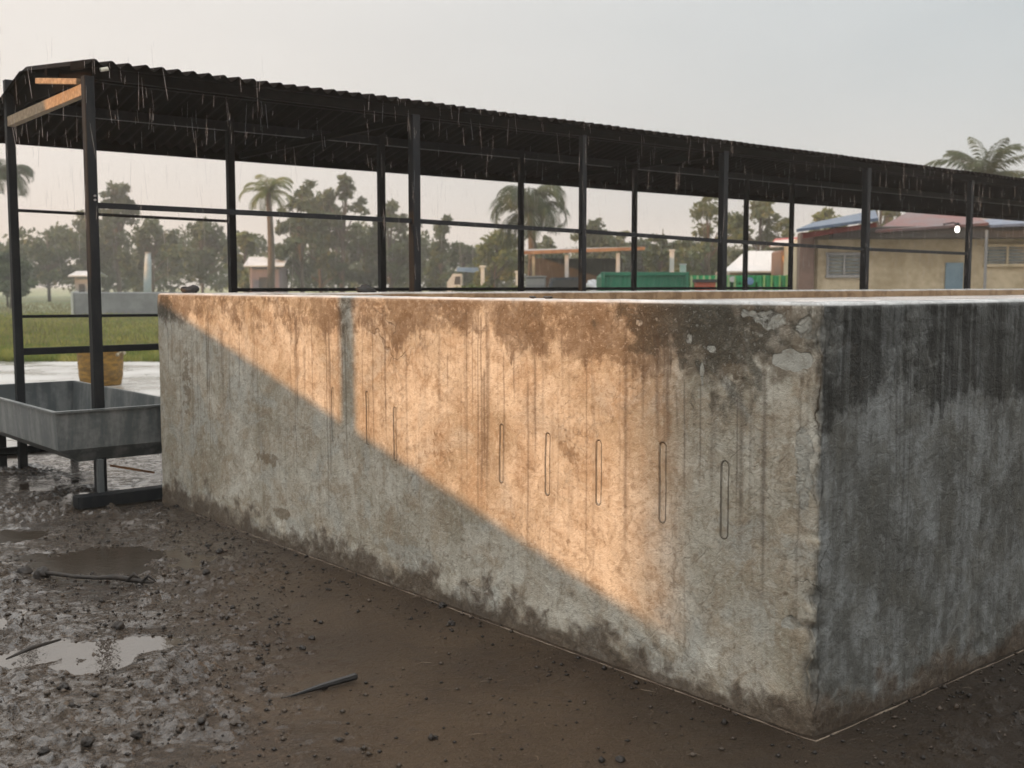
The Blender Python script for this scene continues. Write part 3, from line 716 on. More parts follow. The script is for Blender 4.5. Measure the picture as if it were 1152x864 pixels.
def palm(px_, Yd, cy, wpx, label, kind='palm', n=19, base_r=.16, droop=1.0, boots=False):
    tseed[0] += 1; r = random.Random(tseed[0]); g = ap(px_, 320, Yd); s = Yd/1265; hc = EYE+(320-cy)*s; Lf = wpx*s*.56
    o = thing('palm_tree', (g[0], Yd, 0), 0, label, 'palm', 'palms beyond the yard')
    part('trunk', lambda b: b.tube([(.12*math.sin(k*3), 0, hc*k) for k in np.linspace(0, 1, 9)], [base_r*(1.25-.5*k) for k in np.linspace(0, 1, 9)], 9), BARK, o, True)
    V_, F_ = [], []
    for k in range(n):
        a = k*2.399+r.uniform(-.2, .2); el = R(r.choice((80, 66, 52, 38, 22, 2))+r.uniform(-8, 8)); ln = Lf*r.uniform(.85, 1.15)
        p = np.array([0, 0, hc]); pts = [p.copy()]; e = el; N_ = 15
        for q in range(N_):
            p = p+np.array([math.cos(a)*math.cos(e), math.sin(a)*math.cos(e), math.sin(e)])*ln/N_; e -= R((5+q*1.25)*droop); pts.append(p.copy())
        side = np.array([-math.sin(a), math.cos(a), 0])
        for q in range(1, N_+1):
            for sub in (0, .25, .5, .75):
                c = pts[q-1]*(1-sub)+pts[q]*sub; dirn = (pts[q]-pts[q-1]); dirn /= np.linalg.norm(dirn)
                f = (q+sub)/N_; ll = ln*.30*math.sin(math.pi*(.12+.85*f))**.6
                for sg in (-1, 1):
                    tip = c+(side*sg*.62+dirn*.55)*ll+np.array([0, 0, -ll*(.35+.3*r.random())])
                    w_ = dirn*ln*.010; bI = len(V_); mid = (c+tip)/2+np.array([0, 0, ll*.10])
                    V_.extend([c-w_*.6, mid-w_, tip, mid+w_]); F_.append((bI, bI+1, bI+2, bI+3))
        for q in range(N_):
            w_ = side*ln*.008; bI = len(V_); V_.extend([pts[q]-w_, pts[q]+w_, pts[q+1]+w_*.8, pts[q+1]-w_*.8]); F_.append((bI, bI+1, bI+2, bI+3))
    from_np('crown', np.array(V_), np.array(F_), LM[kind], o)
    return o
palm(14, 62, 203, 80, 'grey hazy palm at the far left edge, crown beside the leftmost shed post')
palm(303, 55, 217, 70, 'slim yellow-green palm with a bare trunk left of the tall tree clump', 'ypalm', 17, .17, .75)
palm(596, 50, 238, 124, 'drooping palm in the middle, seen above the open brown-roofed stall', 'palm', 25, .2, 1.15)
palm(1103, 42, 200, 122, 'big palm rising above the shed roof at the right', 'palm', 20, .25, .42)
for a in [
 (8, 66, 285, 60, 'dark', 'dark low tree at the far left edge, below the palm crown'),
 (55, 90, 246, 90, 'dark', 'hazy round tree between the two leftmost posts'),
 (135, 92, 207, 52, 'dark', 'tall slender hazy tree just right of the nearest post'),
 (100, 95, 238, 80, 'dark', 'hazy tree directly behind the nearest shed post'),
 (172, 88, 246, 70, 'dark', 'hazy tree with a pointed top left of the second rear post'),
 (228, 86, 250, 80, 'dark', 'hazy spreading tree left of the slim palm'),
 (276, 80, 262, 44, 'yellow', 'yellow-green tree at the foot of the slim palm'),
 (340, 76, 203, 62, 'dark', 'tall dark tree right of the slim palm'),
 (385, 80, 194, 60, 'dark', 'tallest knobbly tree in the clump right of the slim palm'),
 (362, 82, 222, 80, 'dark', 'dense dark tree in the middle of the clump right of the slim palm'),
 (412, 84, 258, 50, 'dark', 'low tree left of the third rear post'),
 (440, 80, 217, 56, 'dark', 'round-topped tree between the third rear post and the thick post'),
 (463, 88, 250, 50, 'dark', 'dim tree behind the thick second front post'),
 (496, 78, 242, 38, 'mid', 'small-crowned tree on a bare trunk right of the thick post'),
 (522, 84, 268, 40, 'mid', 'low dark tree left of the bright green one'),
 (556, 66, 258, 62, 'yellow', 'bright green bushy tree left of the drooping palm'),
 (610, 74, 268, 60, 'mid', 'green tree under the drooping palm'),
 (672, 70, 247, 62, 'dark', 'dark round tree above the open stall, between two posts'),
 (700, 74, 262, 44, 'olive', 'olive tree behind the right end of the open stall'),
 (743, 62, 238, 36, 'mid', 'narrow upright green tree above the green container'),
 (726, 72, 262, 50, 'dark', 'low dark tree left of the narrow upright one'),
 (796, 58, 218, 84, 'olive', 'airy olive tree left of the fourth thick post'),
 (852, 60, 220, 80, 'olive', 'airy olive tree right of the fourth thick post'),
 (778, 66, 268, 66, 'mid', 'low green tree above the green fence'),
 (884, 66, 262, 60, 'mid', 'low tree behind the white gabled hut'),
 (925, 60, 230, 60, 'yellow', 'light green tree behind the blue roof'),
 (990, 66, 182, 50, 'olive', 'tree whose top just shows above the shed roof'),
]:
    tree(*a, cover=.95 if a[4] == 'olive' else (1.1 if a[4] == 'dark' else 1.4))
# far wood behind everything: a mass
cs = []; rs_ = []
for k in range(900):
    pxx = random.uniform(-250, 1400); Yd = random.uniform(98, 125); x = (pxx-576)/1265*Yd
    hh = (6.0 if pxx < 480 else 4.6)*(0.75+.5*float(vnoise(np.array([pxx/45.]), np.array([0.]), 3)[0]))
    cs.append((x, Yd, random.uniform(.2, 1)*hh)); rs_.append(random.uniform(.9, 1.7))
v, f = leaves(np.array(cs), np.array(rs_), 60, .30, 5)
tag(from_np('far_wood', v, f, LM['dark']), 'hazy line of distant trees along the edge of the field', kind='stuff', cat='wood')
# grass of the field
def grass(n, fn, h, seed, name, mat, label):
    r = np.random.default_rng(seed); x, y = fn(r, n); hh = h*r.uniform(.4, 1.5, n)*(.7+.8*vnoise(x*.6, y*.6, 4)); a = r.uniform(0, 6.28, n); w_ = hh*.09+.006
    lx, ly = r.normal(0, .35, n)*hh, r.normal(0, .35, n)*hh
    p0 = np.stack([x-w_*np.cos(a), y-w_*np.sin(a), np.zeros(n)], 1); p1 = np.stack([x+w_*np.cos(a), y+w_*np.sin(a), np.zeros(n)], 1); p2 = np.stack([x+lx, y+ly, hh], 1)
    v = np.stack([p0, p1, p2], 1).reshape(-1, 3)
    tag(from_np(name, v, np.arange(3*n).reshape(-1, 3), mat), label, kind='stuff', cat='grass')
def f1(r, n):
    y = 19.6+32*r.random(n)**1.5; px_ = r.uniform(-60, 240, n); x = (px_-576)/1265*y
    keep = np.array([1]); return x, y
grass(42000, f1, .10, 3, 'grass', LM['grass'], 'short green grass of the field left of the tank')
def f2(r, n):
    y = 24+55*r.random(n)**1.2; px_ = r.uniform(-60, 720, n); return (px_-576)/1265*y, y
grass(30000, f2, .13, 4, 'dry_grass', LM['dry'], 'yellowing taller grass farther back in the field')

# ================================================================== things in the field
CONC = worn('grey_cement', (.17, .175, .18), (.25, .255, .26), 1.2, .7, 0, .004)
LCONC = worn('pale_cement', (.5, .5, .46), (.6, .6, .55), 2, .7)
a0, a1_ = gp(80, 356), gp(215, 356)
cw = thing('cement_block_wall', (a0[0], a0[1], 0), 0, 'low grey cement wall standing in the grass beyond the trough', 'wall')
part('wall', lambda b: b.box(((a1_[0]-a0[0])/2+.1, .35, .50), (a1_[0]-a0[0], .6, 1.06)), CONC, cw)
part('end_face', lambda b: b.box((.05, .33, .515), (.09, .66, 1.11)), LCONC, cw)
# orange woven tub
OR_ = worn('orange_plastic', (.13, .07, .012), (.33, .18, .025), 7, .6, 0, .01, stretch=(1, 1, 3))
g = gp(114, 434)
tub = thing('orange_tub', (g[0], g[1], .012), .4, 'weathered orange tub standing on the pale wet yard behind the rail', 'tub')
part('body', lambda b: b.lathe([(.25, 0), (.262, .02), (.285, .15), (.282, .17), (.292, .3), (.288, .32), (.3, .46), (.315, .49), (.32, .5), (.315, .515), (.285, .51), (.26, .05)], n=40, fn=lambda t, z: 1+.02*math.sin(t*20)+.012*math.sin(t*3)), OR_, tub, True)
part('torn_rim', lambda b: b.tube([(.30*math.cos(t), .30*math.sin(t), .44+.03*math.sin(9*t)) for t in np.linspace(-.9, .9, 20)], [.02+.012*math.sin(k*2.3) for k in range(20)], 6), worn('frayed_straw', (.35, .3, .2), (.5, .42, .3), 12), tub, True)
# pale pillar and small far houses
WH = worn('white_wash', (.42, .43, .44), (.55, .56, .55), 1, .7, 0, 0); GR = worn('grey_wall', (.22, .22, .22), (.32, .31, .30), .8, .8)
DARKI = worn('dark_inside', (.03, .03, .03), (.05, .045, .04), 2, .8); BLUE = worn('blue_paint', (.10, .20, .38), (.2, .32, .48), 1.5, .6)
TAN = worn('tan_plaster', (.33, .265, .165), (.55, .465, .33), .8, .85, 0, .01, th=(.36, .62)); RED = worn('red_paint', (.24, .03, .02), (.36, .07, .04), 2, .6)
GREEN = worn('green_sheet', (.008, .12, .065), (.014, .16, .085), .8, .5, .1); LGREEN = worn('bright_green_sheet', (.01, .22, .07), (.03, .34, .13), 1.5, .5)
def small_house(px0, px1, base_y, eave, ridge, Yd, label, wallm, roofm, name='house', group=None, cat='house'):
    s = Yd/1265; x0 = (px0-576)*s; x1 = (px1-576)*s; ze = EYE+(320-eave)*s; zr_ = EYE+(320-ridge)*s; wv_ = x1-x0; dp = max(2.5, wv_*.7)
    h = thing(name, (x0, Yd, 0), 0, label, cat, group)
    part('wall', lambda b: b.box((wv_/2, dp/2, ze/2), (wv_, dp, ze)), wallm, h)
    part('roof', lambda b: (b.poly([(-.3, -.4, ze-.02), (wv_+.3, -.4, ze-.02), (wv_+.3, dp/2, zr_), (-.3, dp/2, zr_)], (0, 0, .08)), b.poly([(-.3, dp/2+.01, zr_), (wv_+.3, dp/2+.01, zr_), (wv_+.3, dp+.4, ze-.02), (-.3, dp+.4, ze-.02)], (0, 0, .08))), roofm, h)
    n = max(1, int(wv_/1.8))
    for k in range(n):
        xx = wv_*(k+.5)/n; part('window', lambda b: b.box((xx, -.01, ze*.55), (wv_/n*.4, .06, ze*.35)), DARKI, h)
    return h
G3 = 'small pale houses at the far edge of the field'
small_house(84, 100, 320, 311, 306, 80, 'small white house far across the field, left of the white pillar', GR, WH, group=G3)
small_house(281, 316, 320, 300, 290, 74, 'purplish grey house with a pale roof right behind the slim palm trunk', worn('mauve_plaster', (.16, .13, .15), (.22, .18, .20), 1), WH, group=G3)
g = gp(166, 322.5); s = 1/1265
pil = thing('pillar', (ap(166, 320, 70)[0], 70, 0), 0, 'pale blue-white pillar standing against the hazy trees', 'pillar')
part('shaft', lambda b: b.tube([(0, 0, 0), (0, 0, 1.4), (.05, 0, 2.6), (.08, 0, 3.3)], [.25, .24, .21, .16], 10), worn('pale_blue_wash', (.30, .36, .39), (.42, .46, .48), 1), pil, True)
part('cap', lambda b: b.box((.08, 0, 3.33), (.36, .36, .06)), GR, pil)
# far lorry, blue canopy
Yd = 68; s = Yd/1265; x0 = (503-576)*s
lo = thing('far_lorry', (x0, Yd, 0), 0, 'small white lorry with a raised blue canopy at the field edge', 'lorry')
part('cab', lambda b: b.poly([(0, 0, .5), (0, 0, 1.5), (.35, 0, 2.0), (.9, 0, 2.0), (.9, 0, .5)], (0, 1.5, 0)), WH, lo)
part('windscreen', lambda b: b.poly([(.42, -.02, 1.35), (.5, -.02, 1.85), (.8, -.02, 1.85), (.8, -.02, 1.35)], (0, .03, 0)), DARKI, lo)
part('canopy', lambda b: b.poly([(.6, -.1, 2.15), (.6, -.1, 2.4), (2.3, -.1, 2.35), (2.1, -.1, 2.05)], (0, 1.6, 0)), BLUE, lo)
part('bed', lambda b: b.box((1.3, .75, .95), (.9, 1.4, .45)), GR, lo)
for xw in (.4, 1.4): part('wheel', lambda b: b.tube([(xw, -.03, .35), (xw, .2, .35)], .35, 16), DARKI, lo)
# white shrubs/wrapped sapling row near 540-600
for i, (pxx, tp, wpx, lb) in enumerate(((543, 300, 7, 'white post at the field edge right of the lorry'), (582, 306, 6, 'short white post left of the open stall'))):
    Yd = 58; s = Yd/1265; o = thing('white_post', (ap(pxx, 320, Yd)[0], Yd, 0), 0, lb, 'post')
    hh = EYE+(320-tp)*s
    part('shaft', lambda b: b.box((0, 0, hh/2), (wpx*s*.6, wpx*s*.6, hh)), WH, o); part('cap', lambda b: b.box((0, 0, hh), (wpx*s, wpx*s, .1)), WH, o)
def bush(pxx, Yd, hh, wv_, kind, label, name='shrub', group=None):
    tseed[0] += 1; r = random.Random(tseed[0])
    o = thing(name, (ap(pxx, 320, Yd)[0], Yd, 0), 0, label, 'shrub', group)
    cs = [(r.gauss(0, wv_*.28), r.gauss(0, wv_*.2), hh*r.uniform(.15, .8)) for _ in range(14)]
    v, f = leaves(np.array(cs), np.array([hh*.3]*14), 70, .05*(Yd/25), tseed[0]); from_np('foliage', v, f, LM[kind], o)
    part('stem', lambda b: [b.tube([(0, 0, 0), (c_[0]*.5, c_[1]*.5, c_[2]*.6), c_], [.03, .02, .01], 5) for c_ in cs[:6]], BARK, o)
bush(535, 40, 1.5, 1.6, 'yellow', 'pale green bush on the field in front of the bright green tree', group='shrubs at the field edge')
bush(565, 42, 1.35, 1.5, 'mid', 'dull green bush in front of the drooping palm', group='shrubs at the field edge')
bush(590, 44, 1.4, 1.4, 'yellow', 'light bush left of the open stall', group='shrubs at the field edge')

# ================================================================== buildings on the right
# open stall with brown fascia
Yd = 40; s = Yd/1265
def X_(p, Y=None): return (p-576)*(Y or Yd)/1265
def Z_(p, Y=None): return EYE+(320-p)*(Y or Yd)/1265
st = thing('open_stall', (X_(597), Yd, 0), 0, 'open stall with white posts under a flat rust-brown edged roof', 'stall')
wS = X_(712)-X_(597)
part('roof', lambda b: b.poly([(-.2, -.5, Z_(286)), (wS+.3, -.5, Z_(281.5)), (wS+.3, 4, Z_(278)), (-.2, 4, Z_(280))], (0, 0, .10)), GR, st)
part('fascia', lambda b: b.poly([(-.25, -.56, Z_(287)), (wS+.35, -.56, Z_(282)), (wS+.35, -.56, Z_(278.5)), (-.25, -.56, Z_(283))], (0, .05, 0)), worn('rust_brown', (.22, .11, .05), (.34, .2, .1), 2), st)
part('back_wall', lambda b: b.box((wS/2, 3.9, Z_(288)/2), (wS, .1, Z_(288))), worn('grey_brown_boards', (.07, .065, .06), (.12, .105, .095), 1, .9), st)
for p in (600, 637, 694): part('post', lambda b: b.box((X_(p)-X_(597), -.35, Z_(285)/2), (.13 if p > 600 else .1, .13, Z_(285))), WH if p > 600 else TAN, st)
o = thing('white_post', (X_(760), Yd+1, 0), 0, 'tall white post behind the green container', 'post')
part('shaft', lambda b: b.box((0, 0, Z_(282)/2), (.15, .15, Z_(282))), WH, o); part('cap', lambda b: b.box((0, 0, Z_(281)), (.2, .2, .06)), WH, o)
o = thing('grey_cabinet', (X_(601), 38, 0), 0, 'plain grey cabinet at the left foot of the open stall', 'cabinet')
part('body', lambda b: b.box((0, 0, Z_(312, 38)/2), (.7, .6, Z_(312, 38))), GR, o); part('lid', lambda b: b.box((0, 0, Z_(312, 38)+.02), (.76, .66, .05)), CONC, o); part('door', lambda b: b.box((0, -.31, .75), (.56, .03, 1.2)), CONC, o)
o = thing('dark_car', (X_(634, 37), 37, 0), 0, 'dark blue-grey car parked under the open stall', 'car')
part('body', lambda b: b.poly([(-.95, 0, .35), (-.97, 0, .9), (-.55, 0, 1.02), (-.38, 0, 1.58), (.5, 0, 1.6), (.72, 0, 1.05), (.98, 0, .95), (1.0, 0, .35)], (0, 1.7, 0)), worn('slate_paint', (.03, .04, .055), (.05, .06, .075), 1, .3), o)
part('window', lambda b: b.poly([(-.45, -.015, 1.06), (-.32, -.015, 1.5), (.44, -.015, 1.52), (.6, -.015, 1.08)], (0, .02, 0)), DARKI, o)
for xw in (-.6, .62): part('wheel', lambda b: b.tube([(xw, -.04, .3), (xw, .15, .3)], .3, 16), DARKI, o)
o = thing('white_sacks', (X_(668, 36), 36, 0), 0, 'white sacks piled against the left end of the green container', 'sacks')
b = MB()
for (dx, dz, r_) in ((-.2, .2, .4), (.2, .2, .42), (0, .6, .38), (.1, .95, .33), (-.05, 1.25, .25), (.2, 1.5, .14)): 
    bb = MB(); lump(bb, r_, int(dz*10)+2, .9, 1.1); b.add([(v[0]+dx, v[1], v[2]+dz-.1) for v in bb.v], bb.f)
b.build('sack', WH, o, True)
# green container
def corr(b, x0, x1, y, z0, z1, per=.18, d=.03, th=.02):
    xs = np.arange(x0, x1, per/4); prof_ = [(x, y+(d if (i % 4) in (0, 1) else 0)) for i, x in enumerate(xs)]
    n = len(prof_); vs = [(p[0], p[1], z0) for p in prof_]+[(p[0], p[1], z1) for p in prof_]
    b.add(vs, [(i, i+1, n+i+1, n+i) for i in range(n-1)])
Yd = 30; o = thing('green_container', (X_(677), Yd, 0), 0, 'dark green ribbed container beside the white sacks', 'container')
wC = X_(774)-X_(677); hC = Z_(306.5)
part('body', lambda b: (b.box((wC/2, 1.02, hC/2), (wC, 2, hC-.05)), corr(b, .03, wC-.03, -.0, .06, hC-.08, .16, .012)), GREEN, o)
part('rail', lambda b: b.box((wC/2, .0, hC-.04), (wC+.04, .12, .09)), GREEN, o)
part('corner_post', lambda b: b.box((.03, -.01, hC/2), (.09, .13, hC)), GREEN, o); part('corner_post', lambda b: b.box((wC-.03, -.01, hC/2), (.09, .13, hC)), GREEN, o)
o = thing('small_box', (X_(768, 31.5), 31.5, 0), 0, 'small pale green box standing on the container by the white post', 'box'); o.location.z = hC
part('body', lambda b: b.box((0, 0, .12), (.16, .16, .22)), worn('mint_paint', (.3, .42, .38), (.4, .5, .45), 2), o); part('lid', lambda b: b.box((0, 0, .24), (.19, .19, .03)), WH, o)
# green fence with pale cut-outs
o = thing('green_fence', (X_(775), Yd, 0), 0, 'bright green sheet fence with rows of pale pickets between container and house', 'fence')
wF = X_(888)-X_(775)
part('panel', lambda b: (b.box((wF/2, .04, .72), (wF, .03, 1.40)), corr(b, .02, wF-.02, .0, .05, 1.6, .22, .025)), LGREEN, o)
for k in range(8):
    part('picket', lambda b: b.tube([(.06+k*.165, -.03, .9), (.06+k*.165, -.03, 1.52), (.06+k*.165, -.03, 1.60)], [.035, .035, .012], 8), worn('pale_yellow_paint', (.22, .34, .16), (.34, .42, .22), 3), o)
for (xx, zz_, r_, mt) in ((1.62, 1.45, .10, BLUE), (1.9, 1.25, .06, WH), (1.35, 1.25, .10, LGREEN), (1.15, 1.5, .08, WH)):
    part('roundel', lambda b: b.tube([(xx, -.05, zz_), (xx, -.01, zz_)], r_, 16), mt, o)
for xx in (2.0, 2.2, 2.42, 2.6): part('slat', lambda b: b.box((xx, -.02, 1.3), (.05, .03, .62)), worn('lime_paint', (.2, .4, .12), (.35, .5, .2), 3), o)
o = thing('red_crate', (X_(793, 28.5), 28.5, 1.0), 0, 'orange-red crate in front of the green fence', 'crate')
part('body', lambda b: b.poly([(-.22, -.15, 0), (.22, -.15, 0), (.25, -.15, .42), (-.25, -.15, .42)], (0, .35, 0)), worn('orange_red_plastic', (.30, .06, .025), (.40, .10, .04), 3), o)
part('rim', lambda b: b.box((0, .02, .45), (.56, .42, .08)), DARKI, o)
o.location.z = 1.0
# stand for the crate so that it does not float
t_ = thing('work_table', (X_(793, 28.5), 28.5, 0), 0, 'plain low table carrying the orange-red crate', 'table')
part('top', lambda b: b.box((0, .02, .97), (.9, .6, .05)), BARK, t_)
for sx in (-.38, .38):
    for sy in (-.2, .24): part('leg', lambda b: b.box((sx, sy, .47), (.06, .06, .94)), BARK, t_)
# white gabled hut
Yd = 36; hx = X_(815); o = thing('white_roofed_hut', (hx, Yd, 0), 0, 'small hut with a white tin roof behind the green fence', 'hut')
wH = X_(872)-hx; ze = Z_(305); zt = Z_(285)
part('wall', lambda b: b.poly([(.2, .2, 0), (.2, .2, ze), (wH-.1, .2, ze), (wH-.1, .2, 0)], (0, 2.5, 0)), GR, o)
part('roof', lambda b: b.poly([(-.1, -.3, ze-.05), (wH, -.3, ze-.05), (wH+.45, 1.4, zt+.06), (.95, 1.4, zt+.06)], (0, 0, .05)), worn('white_tin', (.45, .47, .47), (.56, .57, .57), 1, .45), o)
part('gable', lambda b: b.poly([(wH-.05, -.1, ze-.05), (wH+.42, 1.38, zt), (wH+.62, 2.6, ze-.1), (wH+.5, 2.6, 0), (wH-.05, -.1, 0)], (.06, 0, 0)), worn('mauve_boards', (.12, .09, .10), (.2, .14, .15), 2), o)
o = thing('red_roofed_kiosk', (X_(872, 34), 34, 0), 0, 'low kiosk with a red and white awning left of the tan house', 'kiosk')
part('wall', lambda b: b.box((.75, .8, 1.2), (1.1, 1.4, 2.4)), worn('brown_boards', (.12, .08, .06), (.2, .13, .09), 1.5), o)
part('awning', lambda b: b.poly([(-.3, -.5, Z_(279, 34)), (1.5, -.5, Z_(275, 34)), (1.4, 1, Z_(266, 34)), (.2, 1, Z_(269, 34))], (0, 0, .05)), RED, o)
part('awning_edge', lambda b: b.poly([(-.3, -.55, Z_(279.5, 34)), (.45, -.55, Z_(277.5, 34)), (.5, -.3, Z_(271, 34)), (-.1, -.3, Z_(273, 34))], (0, 0, .04)), WH, o)
part('lantern', lambda b: b.tube([(.1, -.6, Z_(293, 34)), (.75, -.6, Z_(289, 34))], [.12, .17], 10), worn('orange_shade', (.5, .2, .02), (.6, .28, .04), 3), o)
# the tan house
Yh = 27; X0 = X_(912, Yh); house = thing('tan_house', (X0, Yh, 0), R(-6), 'long tan plastered house under patched blue and rusty red roofs', 'house')
def hz(p): return Z_(p, Yh)
WHs = 9.5; eh = hz(262)
part('wall', lambda b: b.box((WHs/2, 2.5, (eh-.02)/2), (WHs, 5, eh-.02)), TAN, house)
part('wall_end_pier', lambda b: b.box((-.12, .1, eh/2), (.34, .5, eh)), worn('brown_pier', (.14, .09, .07), (.2, .13, .10), 1.5), house)
dxp = lambda p: (p-912)*Yh/1265
part('roof', lambda b: b.poly([(dxp(889), -.9, hz(263.5)), (dxp(975), -.9, hz(252)), (dxp(996), 1.6, hz(236)), (dxp(925), 1.6, hz(250))], (0, 0, .07)), worn('blue_tin', (.055, .085, .14), (.10, .14, .20), 1.2, .45, .1, stretch=(6, 1, 1)), house, label='faded blue tin roof over the left end')
part('fascia', lambda b: b.poly([(dxp(897), -.75, hz(270)), (dxp(975), -.75, hz(258)), (dxp(975), -.75, hz(253)), (dxp(897), -.75, hz(264))], (0, .06, 0)), worn('dark_red_board', (.12, .015, .01), (.2, .04, .03), 3), house)
rr = worn('rusty_tin', (.105, .075, .075), (.16, .05, .04), .9, .5, .1, stretch=(1.2, 1, 1))
part('roof', lambda b: b.poly([(dxp(975), -.6, hz(264)), (dxp(1094), -.6, hz(256.5)), (dxp(1094), 2.2, hz(230)), (dxp(1043), 2.2, hz(234))], (0, 0, .06)), rr, house, label='rusty red tin roof over the middle')
m = Mat('patched_blue_tin', .45); q = m.noise(.9, 4, .6); q2 = m.noise(5, 4, .6)
c_ = m.mix(q2.step(.4, .6), (.07, .10, .16), (.13, .17, .24)); c_ = m.mix(q.step(.55, .66), c_, (.2, .12, .05)); m.color(c_)
part('roof', lambda b: b.poly([(dxp(1095), -.7, hz(259)), (dxp(1400), -.7, hz(247)), (dxp(1400), 2.4, hz(224)), (dxp(1095), 2.4, hz(236))], (0, 0, .06)), m.m, house, label='blue tin roof with rust patches over the right end')
part('eave_soffit', lambda b: b.box((WHs/2+.2, -.25, eh-.03), (WHs-.4, .5, .28)), worn('soffit', (.05, .045, .04), (.08, .07, .06), 2), house)
def window(p0, p1, y0, y1, frame=GR, n=6):
    x0, x1 = dxp(p0), dxp(p1); z0, z1 = hz(y1), hz(y0)
    o = part('window', lambda b: (b.box(((x0+x1)/2, -.02, z1), (x1-x0+.1, .09, .07)), b.box(((x0+x1)/2, -.02, z0), (x1-x0+.1, .12, .07)), b.box((x0, -.02, (z0+z1)/2), (.06, .09, z1-z0)), b.box((x1, -.02, (z0+z1)/2), (.06, .09, z1-z0)), b.box(((x0+x1)/2, -.02, (z0+z1)/2), (.05, .08, z1-z0))), frame, house)
    part('louvre', lambda b: [b.box(((x0+x1)/2, -.012, z0+(z1-z0)*(k+.5)/n), (x1-x0-.05, .02, (z1-z0)/n*.8)) for k in range(n)], worn('louvre_glass', (.16, .18, .18), (.24, .26, .25), 2, .3), o)
window(930, 966, 286, 311); window(1100, 1146, 277, 299, TAN)
door = part('door', lambda b: b.box((dxp(1067), -.02, (hz(296)+.0)/2), (.40, .08, hz(296))), worn('blue_door', (.12, .19, .24), (.18, .26, .31), 2), house)
part('handle', lambda b: b.tube([(dxp(1072), -.09, .95), (dxp(1072), -.09, 1.07)], .015, 6), DK, door)
part('eave_pipe', lambda b: b.tube([(dxp(1090), -.75, hz(262)), (dxp(1090), -.75, .0)], .035, 8), GR, house)
# lit lamp under the eave
lm = Mat('lit_bulb'); lm.color((.9, .9, .9)); lm.b.inputs['Emission Color'].default_value = (1, .97, .9, 1); lm.b.inputs['Emission Strength'].default_value = 4
la = ap(1077, 258, Yh-1.9)
lamp = thing('lit_lamp', la, 0, 'lit white lamp on a bracket under the eave of the tan house', 'lamp')
part('bulb', lambda b: b.lathe([(.001, -.072), (.03, -.062), (.048, -.035), (.052, 0), (.045, .035), (.03, .06), (.001, .07)], n=20), lm.m, lamp, True)
part('bracket', lambda b: (b.tube([(0, 0, .10), (0, .2, .16), (.15, 1.2, .18)], .018, 6), b.lathe([(.05, .09), (.06, .12), (.02, .15)], n=12)), DK, lamp)

# ================================================================== out of frame: blockers added to shade the yard, and a pole
BW = worn('dim_render', (.16, .15, .14), (.24, .22, .2), .6, .9); BR = worn('old_tin', (.10, .08, .07), (.16, .12, .1), .8, .6, .2)
te = math.tan(R(SUN_EL))/math.cos(R(DELTA)); td = math.tan(R(DELTA)); Dc = 6.5
ramp = thing('shadow_caster_wall', L(0, 0), AZ, 'unseen wall with a rising top, added to shadow the tank', 'wall')  # added caster, its top shaped for the sloping shadow on the left wall
def ztop(tp): return .257*(tp-Dc*td)+.02+Dc*te
t_a, t_b = -3.2, 6.95
part('wall', lambda b: b.poly([(-Dc, t_a, -.05), (-Dc, t_b, -.05), (-Dc, t_b, ztop(t_b)), (-Dc, t_a, ztop(t_a))], (-.12, 0, 0)), BW, ramp)
tp_, _ = wall_hit(391, 400)
pp_ = thing('pole', L(-Dc-.25, tp_+(Dc+.25)*td), AZ, 'square pole standing behind the added shadow wall', 'pole')
part('shaft', lambda b: b.box((0, 0, 2.2), (.13, .12, 4.4)), DK, pp_); part('base', lambda b: b.box((0, 0, .05), (.3, .3, .1)), CONC, pp_)
def big(name, u0, u1, t0, t1, h, label):
    o = thing(name, L(0, 0), AZ, label, 'building')
    part('wall', lambda b: b.box(((u0+u1)/2, (t0+t1)/2, h/2), (u1-u0, t1-t0, h)), BW, o)
    part('roof', lambda b: b.poly([(u0-.4, t0-.3, h), (u1+.4, t0-.3, h), (u1+.4, (t0+t1)/2, h+1.2), (u0-.4, (t0+t1)/2, h+1.2)], (0, 0, .1)), BR, o)
    part('roof', lambda b: b.poly([(u0-.4, t1+.3, h), (u1+.4, t1+.3, h), (u1+.4, (t0+t1)/2+.01, h+1.2), (u0-.4, (t0+t1)/2+.01, h+1.2)], (0, 0, .1)), BR, o)
    for k in range(4):
        part('window', lambda b: b.box((u0+(u1-u0)*(k+.5)/4, t1+.0, h*.5), (.9, .08, 1.0)), DARKI, o)
    return o
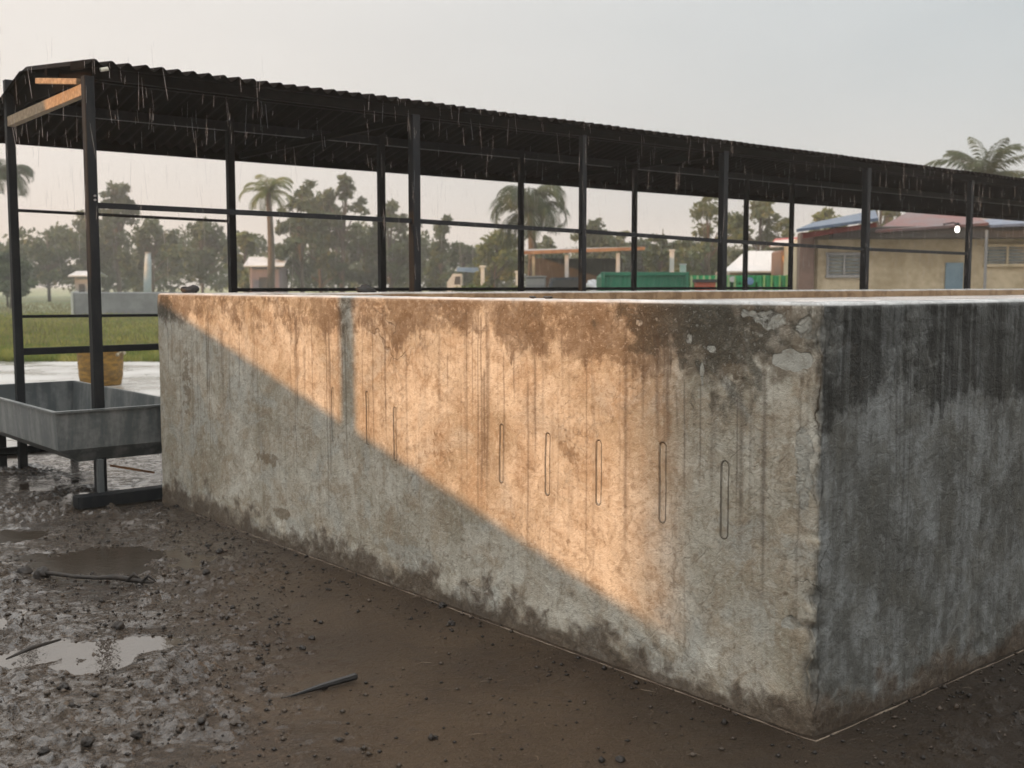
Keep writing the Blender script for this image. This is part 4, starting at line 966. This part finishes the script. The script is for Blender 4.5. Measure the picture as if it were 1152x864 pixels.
big('sun_blocker_beam', -13, -Dc-.0, t_b, t_b+6.5, 4.4, 'unseen block left of the trough, added to shade the tie beam')  # added to block the sun from the far part of the tie beam
big('sun_blocker_far', -50, -40, -26, .74+40*td, 13.0, 'tall unseen block far to the left, added to shade the tank corner')  # added to end the sunlit patch with a soft edge
big('sky_blocker_right', -1.2, 16, -12, -5.2, 4.6, 'unseen block added to dim the sky before the right tank wall')  # added to cut sky light on the right wall and mud

ru = np.linspace(-100, -46, 60); rt = np.linspace(18, 210, 160); RU, RT = np.meshgrid(ru, rt)
rh = 26*np.sin(np.clip((RU+100)/54, 0, 1)*math.pi)**.7*np.clip((RT-18)/2, 0, 1)**.5*(1+.15*fbm(RU*.05, RT*.05, 4, 7))-.5
rx = C0[0]+RU*U[0]+RT*V[0]; ry = C0[1]+RU*U[1]+RT*V[1]
m = Mat('blocker_slope', .9); n = m.noise(.3, 6, .7); m.color(m.mix(n.step(.4, .6), (.03, .045, .02), (.07, .085, .035))); m.bump(n, 2)
tag(from_np('sun_blocker_ridge', np.stack([rx, ry, rh], -1).reshape(-1, 3), grid_faces(160, 60), m.m, smooth=True), 'unseen ridge added on the left to keep sun off the field', kind='structure')  # unseen ridge added to keep low sun off field and house
# ================================================================== haze
hm = bpy.data.materials.new('haze_air'); hm.use_nodes = True; hn = hm.node_tree; hn.nodes.clear()
ho = hn.nodes.new('ShaderNodeOutputMaterial'); hv = hn.nodes.new('ShaderNodeVolumePrincipled')
hv.inputs['Color'].default_value = (.96, .94, .89, 1); hv.inputs['Density'].default_value = .0022; hv.inputs['Anisotropy'].default_value = .2
hn.links.new(hv.outputs[0], ho.inputs['Volume'])
b = MB(); b.add([(x, y, z) for x in (-620, 620) for y in (-620, 620) for z in (-1, 29)], [(0, 1, 3, 2), (4, 6, 7, 5), (0, 4, 5, 1), (2, 3, 7, 6), (0, 2, 6, 4), (1, 5, 7, 3)])
tag(b.build('haze', hm), 'thin pale rain haze over the yard and field', kind='stuff')
sc.render.engine = 'CYCLES'
